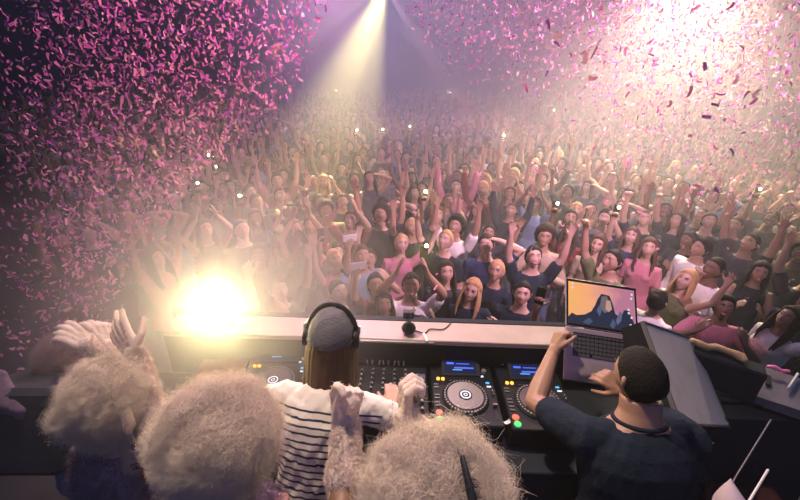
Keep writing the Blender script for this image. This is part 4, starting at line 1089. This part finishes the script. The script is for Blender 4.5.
# ---- lower left: case with white marks, grey garment
pc = pt(33, 400, 1.45); b = MB(); b.box((0, 0, 0), (.34, .30, .50), bev=.02); cs = b.build('flight_case', M_TABLE); cs.matrix_world = basis(CR, CU, -CF, pc - CU * .08 + CF * .152)
tag(cs, 'black case with small white printed marks in the dark corner', 'case')
fz = -CF
def mark(u0, v0, u1, v1, wd, nm='printed_mark'):
    a = pt(u0, v0, 1.448); b2 = pt(u1, v1, 1.448); d = (b2 - a).normalized(); s = d.cross(CF).normalized() * wd / 2
    bb_ = MB(); bb_.add([a - s, a + s, b2 + s, b2 - s, a - s + CF * .004, a + s + CF * .004, b2 + s + CF * .004, b2 - s + CF * .004], [(0, 1, 2, 3), (4, 7, 6, 5), (0, 4, 5, 1), (1, 5, 6, 2), (2, 6, 7, 3), (3, 7, 4, 0)]); o = bb_.build(nm, M_MARK, None); o.parent = cs; o.matrix_parent_inverse = cs.matrix_world.inverted()
M_MARK = mat('reflective_print', (.85, .85, .85), .5, var=0, emit=(.8, .85, .9), estr=.35)  # white print brightened by faint emission, not by reflected light
mark(23, 388.5, 29, 383, .007); mark(28.5, 388.5, 33, 394, .017); mark(35.6, 399.6, 37.2, 398.6, .008); mark(35.5, 405, 43.5, 397.5, .0045)
b = MB()
for k in range(6): b.tube([pt(-22 + k * 5, 368 + k, 1.40), pt(-12 + k * 5, 386 + k * 2, 1.37), pt(-2 + k * 5, 402 + k * 2, 1.35), pt(4 + k * 5, 420 + k, 1.38)], [.012, .017, .016, .008], n=8)
me = remesh(b.mesh(), .008, 1, 1); ruffle(me, .004, 60); tag(link('draped_garment', me, None, [mat('mauve_grey_cloth', (.13, .09, .14), .9, bump=.3)], True), 'grey folded garment draped at the edge beside the black case', 'garment')
# ------------------------------------------------------------------ people on the stage
def fur(me, n, length, radius, mats, parent, name, seed=0, curl=1.0, zmin=None, mask=None, droop=.3, seg=4, rnd=.5):
    """curly strands rooted on a mesh, one object"""
    me.calc_loop_triangles(); nt_ = len(me.loop_triangles); T = np.empty(nt_ * 3, dtype=np.int32); me.loop_triangles.foreach_get('vertices', T); T = T.reshape(-1, 3)
    P = np.empty(len(me.vertices) * 3); me.vertices.foreach_get('co', P); P = P.reshape(-1, 3)
    a, b, c = P[T[:, 0]], P[T[:, 1]], P[T[:, 2]]; nr = np.cross(b - a, c - a); ar = np.linalg.norm(nr, axis=1) / 2; nr = nr / np.maximum(ar[:, None] * 2, 1e-9)
    cen = (a + b + c) / 3; w_ = ar.copy()
    if mask is not None: w_ = w_ * mask(cen)
    g = np.random.default_rng(seed); idx = g.choice(nt_, n, p=w_ / w_.sum()); r1, r2 = g.random(n), g.random(n); fl = r1 + r2 > 1; r1[fl] = 1 - r1[fl]; r2[fl] = 1 - r2[fl]
    root = a[idx] + (b[idx] - a[idx]) * r1[:, None] + (c[idx] - a[idx]) * r2[:, None]; N_ = nr[idx]
    # neighbouring strands share a lean: clumps
    cl = np.stack([wob(root, 26, seed + 1), wob(root, 26, seed + 5), wob(root, 26, seed + 9)], 1)
    d = N_ + cl * 1.1 + g.normal(0, rnd * .5, (n, 3)); d /= np.linalg.norm(d, axis=1)[:, None]
    t1 = np.cross(d, g.normal(0, 1, (n, 3))); t1 /= np.linalg.norm(t1, axis=1)[:, None]; t2 = np.cross(d, t1)
    L_ = length * (.55 + .6 * g.random(n)) * (1 + .45 * cl[:, 0]) * np.where(g.random(n) < .06, 1.25, 1.0); ph = g.random(n) * 6.28; fr = 1.0 + g.random(n) * .8; ck = curl * L_ * .22
    rings = []
    for i in range(seg + 1):
        s = i / seg; q = root + d * (L_ * s)[:, None] + (t1 * (np.cos(ph + fr * 5 * s) - np.cos(ph))[:, None] + t2 * (np.sin(ph + fr * 5 * s) - np.sin(ph))[:, None]) * ck[:, None]
        q[:, 2] -= droop * L_ * s * s
        r_ = radius * (1 - .65 * s)
        for k in range(3):
            th = 2.094 * k; rings.append(q + (t1 * math.cos(th) + t2 * math.sin(th)) * r_)
    Vv = np.stack(rings, 1).reshape(-1, 3); nv = 3 * (seg + 1); base = (np.arange(n) * nv)[:, None]
    F = []
    for i in range(seg):
        for k in range(3): k2 = (k + 1) % 3; F.append([i * 3 + k, i * 3 + k2, (i + 1) * 3 + k2, (i + 1) * 3 + k])
    F = np.array(F); Q = (base[:, :, None] + F[None]).reshape(-1, 4)
    return link(name, mesh_np(name, Vv, Q, mats, True), parent)
def stage_person(P, origin, rz, scale, skin, shirt=None, sleeve='short', voxel=.006, fold=.006, jeans=1, headlv=4, smile=False, shirtmat=None, ratio=.6, loose=1.0, lname='person', gl=1.0):
    me = P.body_mesh(voxel, headlv, smile, ratio, sc=gl)
    for x in FACE: me.materials.append(x)
    me.materials[0] = SKIN[skin] if isinstance(skin, str) else skin
    o = link(lname, me); o.location = origin; o.rotation_euler = (0, 0, rz); o.scale = (scale,) * 3
    sh = P.shirt_mesh(sleeve, .008, fold, 3, .7, loose=loose); s_ = link('shirt', sh, o, [shirtmat or SHIRTC[shirt]])
    link('trousers', P.trouser_mesh(.014), o, [JEANS[jeans]])
    return o, s_
def collar(P, o, mt):
    c, Lx, B, rx, ry, u = P.rings[9]; b = MB(); n = 28; c = c - u * .008
    b.tube([c + Lx * (rx * .93 + .012) * math.cos(2 * PI * k / n) + B * (ry * .95 + .010) * math.sin(2 * PI * k / n) + u * .004 for k in range(n + 1)], .0085, n=8); b.build('collar', mt, o, True)
def solve(female, target_head, rz, lean0, lean1, side=0, head=(0, 0, 0), zfloor=1.05, bulk=1.0, scale=None, aim=None, legs=.1):
    """returns origin, scale so that the head lands on target; aim: dict side-> (world wrist, pole world dir, extra)"""
    dn_ = arms(DOWN, DOWN); P0 = Person(female, lean0, lean1, side, head, dn_, bulk=bulk, legs=legs); hc = P0.headC
    s = scale or (target_head[2] - zfloor) / hc.z
    Rz = Matrix.Rotation(rz, 3, 'Z'); org = V(target_head) - Rz @ (hc * s); 
    loc = lambda w_: (Rz.inverted() @ (V(w_) - org)) / s
    A = {}
    for sd in (1, -1):
        if aim and sd in aim:
            w_, pole, ex_ = aim[sd]; a = dict(ex_); a['w'] = tuple(loc(w_)); a['pole'] = tuple(Rz.inverted() @ V(pole))
            for k in ('d', 'n'):
                if k in a: a[k] = tuple(Rz.inverted() @ V(a[k]))
            A[sd] = a
        else: A[sd] = DOWN if sd == 1 else mir(DOWN)
    return Person(female, lean0, lean1, side, head, A, bulk=bulk, legs=legs), org, s
BACK = R(180)
# local +x of a figure facing away from the camera is the picture's left hand side
# ---- the man in black
hd = pt(639, 377, 1.42)
P, org, s = solve(False, hd, BACK, 6, 22, head=(10, 4, -0 + 14), bulk=1.16, aim={
    1: (pt(553, 353, 1.80), CR * -.7 - CU * .7, dict(d=CU * .85 + CR * .35 + CF * .1, n=(CR * .9 + CF * .2), curl=(55, 60, 62, 62), spread=2, thumb=.5)),
    -1: (pt(626, 392, 1.62), CR * .8 - CU * .6, dict(d=CU * .55 - CR * .75 + CF * .25, n=(CF * .8 - CU * .3), curl=(30, 42, 48, 52), spread=4))})
o, sh = stage_person(P, org, BACK, s, 'tan', 'black', 'short', voxel=.006, fold=.004)
collar(P, o, SHIRTC['black']); tag(o, 'person with cropped black hair in black T-shirt, seen from behind, steadying the laptop', 'person')
h = link('hair', hair_mesh('buzz', 2), o, [HAIRC['black']]); h.matrix_local = P.head_matrix()
# ---- the person in the striped shirt
def striped():
    m_ = bpy.data.materials.new('striped_jersey'); t = nt(m_); N = t.nodes; oo = N.new('ShaderNodeOutputMaterial'); p_ = N.new('ShaderNodeBsdfPrincipled'); tc = N.new('ShaderNodeTexCoord'); sp = N.new('ShaderNodeSeparateXYZ')
    t.links.new(tc.outputs['UV'], sp.inputs[0])
    fr = N.new('ShaderNodeMath'); fr.operation = 'FRACT'; gt = N.new('ShaderNodeMath'); gt.operation = 'GREATER_THAN'; gt.inputs[1].default_value = .70
    mm = N.new('ShaderNodeMath'); mm.operation = 'MULTIPLY'; mm.inputs[1].default_value = 1.0
    t.links.new(sp.outputs['X'], mm.inputs[0]); t.links.new(mm.outputs[0], fr.inputs[0]); t.links.new(fr.outputs[0], gt.inputs[0])
    ml = N.new('ShaderNodeMath'); ml.operation = 'MULTIPLY'; t.links.new(gt.outputs[0], ml.inputs[0]); t.links.new(sp.outputs['Y'], ml.inputs[1])
    mx_ = N.new('ShaderNodeMix'); mx_.data_type = 'RGBA'; mx_.inputs[6].default_value = (.66, .62, .60, 1); mx_.inputs[7].default_value = (.018, .022, .06, 1)
    t.links.new(ml.outputs[0], mx_.inputs[0]); t.links.new(mx_.outputs[2], p_.inputs['Base Color']); p_.inputs['Roughness'].default_value = .85; t.links.new(p_.outputs[0], oo.inputs[0]); return m_
hd = pt(332, 350, 1.60)
P, org, s = solve(True, hd, R(172), 12, 42, side=0, head=(16, 0, 6), scale=.97, aim={
    1: (pt(283, 428, 1.62), CR * -.9 - CU * .3, dict(d=CU * .5 + CF * .6, n=(0, 0, -1), curl=(20, 22, 24, 26))),
    -1: (pt(392, 418, 1.75), CR * .9 - CU * .3, dict(d=CU * .5 + CF * .6, n=(0, 0, -1), curl=(20, 22, 24, 26)))})
org.z = max(org.z, 1.05)
o, sh = stage_person(P, org, R(172), s, 'light', None, 'short', shirtmat=striped(), fold=.008)
me = sh.data; uv = me.uv_layers.new(name='UVMap'); co = np.empty(len(me.vertices) * 3); me.vertices.foreach_get('co', co); co = co.reshape(-1, 3)
# stripes follow the chest along the spine, and ring each sleeve near its hem
C_ = np.array([r_[0][:] for r_ in P.rings]); U_ = np.array([r_[5][:] for r_ in P.rings]); along = np.zeros(len(co)); on = np.zeros(len(co))
dd = ((co[:, None] - C_[None]) ** 2).sum(2); k_ = dd.argmin(1); base = np.array([0] + list(np.cumsum(np.linalg.norm(np.diff(C_, axis=0), axis=1))))
along = base[k_] + ((co - C_[k_]) * U_[k_]).sum(1)
on = (along < .56) * 1.0; val = along / .024
for sd in (1, -1):
    S, E = np.array(P.arm[sd]['S']), np.array(P.arm[sd]['E']); ax = (E - S) / np.linalg.norm(E - S); tt = ((co - S) * ax).sum(1); rad = np.linalg.norm(co - S - tt[:, None] * ax, axis=1)
    slv = (tt > .085) & (rad < .11) ; val = np.where(slv, tt / .028, val); on = np.where(slv, (tt > .11) * 1.0, on)
li = np.empty(len(me.loops), dtype=np.int32); me.loops.foreach_get('vertex_index', li); uvs = np.stack([val[li], on[li]], 1).astype(np.float32); uv.data.foreach_set('uv', uvs.ravel())
tag(o, 'person in white shirt with dark stripes and backwards grey cap leaning over the mixer', 'person')
HM = P.head_matrix()
b = MB(); rnd_ = random.Random(4)
for k in range(15):
    a = R(-95 + 190 * k / 14); sx, sy = math.sin(a), math.cos(a)
    ln_ = .30 + .06 * math.cos(a) + rnd_.uniform(-.03, .03)
    b.tube([(sx * .074, sy * .095, .03), (sx * .090, sy * .108, -.04), (sx * .092 + rnd_.uniform(-.01, .01), sy * .10 + .02, -.04 - ln_ * .4), (sx * .082 + rnd_.uniform(-.015, .015), sy * .085 + .03, -.04 - ln_ * .75), (sx * .06 + rnd_.uniform(-.02, .02), sy * .07 + .035, -.04 - ln_)], [.018, .024, .024, .02, .006], n=8, flat=.6, hint=(sx, sy, 0))
h = link('hair', b.mesh('hair', True), o, [HAIRC['brown']]); h.matrix_local = HM
U, F = ico(4); Pq = head_surface(U); mk = sm(U[:, 2] - np.interp(U[:, 1], [-1, -.4, 0, .5, 1], [.32, .28, .20, .02, -.05]), -.03, .05)
Q = Pq * np.array([1.06, 1.06, 1.0]) + U * (.016 * mk)[:, None] - U * (.022 * (1 - mk))[:, None]; Q = Q + U * (.0025 * np.sin(U[:, 0] * 40) * mk)[:, None]
b = MB(); b.add(Q, F); M_CAP = mat('grey_knit', (.10, .10, .125), .9, bump=.6, bscale=130); cp = link('cap', b.mesh('cap', True), o, [M_CAP]); cp.matrix_local = HM
b = MB(); pts = [(.088 * math.sin(R(a)), .108 * math.cos(R(a)) + .002, .008) for a in range(-120, 121, 12)]; b.tube(pts, .010, n=8, flat=.6); q = b.build('cap_band', M_CAP, cp, True)
hp = empty('headphones', label='dark headphones with metal hinges worn over the grey cap', cat='headphones', mw=o.matrix_basis @ HM); 
b = MB(); b.tube([(.100 * math.sin(R(a)), -.01, .135 * math.cos(R(a)) + .004) for a in range(-88, 89, 8)], .007, n=8, flat=1.8); b.build('headband', M_BLK, hp, True)
for sx in (-1, 1):
    b = MB(); b.lathe([(.0, -.018), (.034, -.018), (.038, -.006), (.036, .012), (.0, .014)], (sx * .100, -.005, .0), rot=Matrix.Rotation(R(90 * sx), 3, 'Y'), n=24); e_ = b.build('ear_cup', M_BLK, hp, True)
    b = MB(); b.box((sx * .112, -.008, .042), (.010, .018, .032), bev=.003); b.build('hinge', M_SILVER, hp)
# ---- the fluffy costumes
def fur_mat(name, col, k=.4):
    m_ = bpy.data.materials.new(name); t = nt(m_); N = t.nodes; o = N.new('ShaderNodeOutputMaterial'); d = N.new('ShaderNodeBsdfDiffuse'); tr = N.new('ShaderNodeBsdfTranslucent'); mx_ = N.new('ShaderNodeMixShader'); mx_.inputs[0].default_value = k
    tc = N.new('ShaderNodeTexCoord'); nz = N.new('ShaderNodeTexNoise'); nz.inputs['Scale'].default_value = 14; t.links.new(tc.outputs['Object'], nz.inputs['Vector'])
    m2 = N.new('ShaderNodeMix'); m2.data_type = 'RGBA'; m2.inputs[6].default_value = tuple(c * .88 for c in col) + (1,); m2.inputs[7].default_value = tuple(col) + (1,); t.links.new(nz.outputs['Fac'], m2.inputs[0])
    for s_ in (d, tr): t.links.new(m2.outputs[2], s_.inputs[0])
    t.links.new(d.outputs[0], mx_.inputs[1]); t.links.new(tr.outputs[0], mx_.inputs[2]); t.links.new(mx_.outputs[0], o.inputs[0]); return m_
M_FUR = fur_mat('cream_fur', (.96, .88, .80), .45)
M_FURD = mat('violet_grey_fur', (.20, .15, .20), .85, var=.25, scale=10)
M_GLV = fur_mat('pale_fur_glove', (.80, .68, .64), .3)
def wig(P, o, rad, n=9000, seed=0, length=.055, off=(0, .015, .03), sq=(1, 1, 1), mt=None, lobes=7):
    b = MB(); rq = random.Random(seed); b.ball(off, [rad * q for q in sq], lv=3)
    for k in range(lobes):
        d = V((rq.gauss(0, 1), rq.gauss(0, 1), rq.gauss(0, 1) + .3)).normalized()
        b.ball(V(off) + V([d[i] * rad * .62 * sq[i] for i in range(3)]), rad * rq.uniform(.42, .55), lv=2)
    me = remesh(b.mesh(), .014, 2, 1); ruffle(me, .012, 40, seed); wg = link('wig', me, o, [mt or M_FUR]); wg.matrix_local = P.head_matrix()
    fur(me, n, length, .0006, [mt or M_FUR], wg, 'curls', seed, 1.1, droop=.15, seg=5, rnd=.9)
    return wg
def glove(P, o, sd, me_body, n=3500, length=.012, t0=.25, seed=0, mt=None, hand_too=True, thick=.004, hs_=1.08, long=False):
    a = P.arm[sd]; E, W = a['E'], a['W']; S_ = E.lerp(W, t0); b = MB()
    if long: b.tube([a['S'].lerp(E, .35), a['S'].lerp(E, .75), E, E.lerp(W, .3)], [.055, .048, .044, .043], n=14)
    b.tube([S_, E.lerp(W, .55), W + a['d'] * .02], [.041 + thick, .037 + thick, .030 + thick], n=14)
    if hand_too: hand(b, W + a['d'] * .012, a['d'], a['n'], -sd, a['curl'], a['spread'], a['thumb'], s=hs_, rs=1.25)
    if hand_too and a['curl'][1] > 70: b.ball(W + a['d'] * .085 + V(a['n']) * .022, .034)
    me = remesh(b.mesh(), .0042, 1, .8); ruffle(me, .0012, 70, seed); g = link('fur_glove', me, o, [mt or M_GLV])
    Wn = np.array(W); dn = np.array(a['d'])
    fur(me, n, length, .0009, [mt or M_GLV], g, 'glove_fur', seed, .6, droop=.2, seg=3, rnd=.8, mask=lambda c: np.where(((c - Wn) @ dn) > .03, .05, 1.0))
    return g
def costume(name_label, hd, rz, sc_, aim, skin, wigr, seed, sides=(1, -1), lean=(3, 8), headr=(0, 0, 0), handk=1.0, fur_body=5000, bodymat=None, gl=None, female=True, side=0, **wk):
    P, org, s = solve(female, hd, rz, lean[0], lean[1], side=side, head=headr, scale=sc_, aim=aim)
    o, sh = stage_person(P, V((org.x, org.y, org.z)), rz, s, skin, None, 'none', shirtmat=bodymat or M_FURD, voxel=.007, ratio=.5, gl=.78)
    tag(o, name_label, 'person')
    wg = wig(P, o, wigr / s, seed=seed, **wk)
    if fur_body: fur(sh.data, fur_body, .035, .0011, [bodymat or M_FURD], sh, 'shaggy_fur', seed + 7, .8, mask=lambda c: (c[:, 2] > 1.05) * 1.0, seg=4)
    for sd in sides: glove(P, o, sd, None, seed=seed + sd, **(gl or {}))
    return P, o, wg
# C: nearest, bottom centre
P3, o3, w3 = costume('person in huge cream curly wig, two fur-gloved hands up, behind the striped shirt', pt(433, 503, .95), BACK, None, {
    1: (pt(347, 431, 1.07), CR * .05 - CU * .5 - CF * .9, dict(d=CU * .95 - CR * .05 + CF * .1, n=CR * .55 - CF * .85, curl=(45, 96, 98, 98), spread=2, thumb=.05)),
    -1: (pt(407, 424, 1.16), CR * .5 - CU * .8, dict(d=CU * 1.0 - CR * .05, n=CR * 1.0 + CF * .25, curl=(55, 60, 58, 54), spread=5, thumb=.5))}, 'brown', .125, 31, n=40000, length=.068, sq=(1.12, 1, 1), gl=dict(thick=.005, n=5500, length=.011, hs_=1.12, t0=.42))
b = MB(); HM3 = P3.head_matrix(); sc3 = o3.scale.x; b.tube([V((0, .015, .03)) + V(q).normalized() * .192 for q in ((-.25, .1, .95), (-.33, .5, .8), (-.36, .75, .5), (-.38, .87, .2), (-.62, .78, .08), (-.9, .45, .05))], [.006, .010, .012, .012, .010, .006], n=8, flat=1.7)
o_ = b.build('strap', M_BLK2, w3, True); fur(o_.data, 260, .022, .0009, [M_BLK2], w3, 'strap_fringe', 3, .5, seg=3)
# B: fluffy wig below the lamp, long glove raised
P2, o2, w2 = costume('person in a round cream curly wig below the lamp with one long fur glove raised', pt(224, 440, 1.12), R(176), None, {
    1: (pt(137, 358, 1.36), CR * -.3 - CU * .9, dict(d=CU * .80 - CR * .62 + CF * .1, n=CF * .95 + CR * .25, curl=(6, 8, 12, 16), spread=8, thumb=.9))}, 'tan', .118, 57, sides=(1,), n=38000, length=.065, gl=dict(n=9000, length=.020, long=True))
# A: left, big lopsided wig, arm across
PA, oA, wA = costume('person in a lopsided cream fur costume head at the left, both arms raised', pt(113, 404, 1.30), R(170), None, {
    1: (pt(92, 348, 1.42), CR * .5 - CU * .3 + CF * .8, dict(d=CU * .55 - CR * .85, n=-CU * .6 - CR * .3 + CF * .5, curl=(14, 18, 22, 26), spread=6, thumb=.6)),
    -1: (pt(99, 322, 1.52), CR * .9 - CU * .5, dict(d=CU * .9 - CR * .4, n=-CR * .8 + CF * .3, curl=(30, 40, 50, 55), spread=4))}, 'light', .100, 83, n=30000, length=.052, sq=(1.0, 1.0, 1.15), side=-3, gl=dict(n=6000, length=.014, long=True))
b = MB(); b.ball((-.115, .045, -.075), (.036, .045, .075), lv=3); b.ball((-.125, .075, -.15), (.034, .038, .045), lv=3); me = remesh(b.mesh(), .008, 2, 1); sn = link('costume_snout', me, wA, [M_GLV]); fur(me, 3500, .024, .0008, [M_GLV], sn, 'snout_fur', 9, .8, seg=3)
M_PATCH = mat('dark_felt', (.02, .02, .03), .95, spec=.1)
b = MB(); b.ball((-.135, .080, -.085), (.016, .012, .022), lv=2); b.build('eye_patch', M_PATCH, sn, True); b = MB(); b.ball((-.140, .105, -.155), (.018, .012, .016), lv=2); b.build('nose', M_PATCH, sn, True)
b = MB(); b.tube([(-.150, .095, -.17), (-.156, .10, -.20), (-.152, .10, -.225)], [.009, .011, .007], n=8, flat=.5); b.build('tongue', mat('red_felt', (.22, .04, .04), .8), sn, True)
b = MB(); b.tube([(-.10, .05, .08), (-.128, .065, .05), (-.135, .075, .0), (-.128, .075, -.03)], [.012, .020, .021, .010], n=10, flat=.45); b.build('costume_ear', mat('cream_felt', (.60, .48, .38), .8), wA, True)
# D: smaller ball of fur behind A
PD, oD, wD = costume('person in a smaller mauve fur wig behind the lopsided costume head', pt(70, 358, 1.62), R(165), None, None, 'light', .080, 101, sides=(), n=12000, length=.035, fur_body=1500, mt=fur_mat('mauve_fur', (.55, .40, .46)))  # fur is white; mauve light and shade are put into its colour
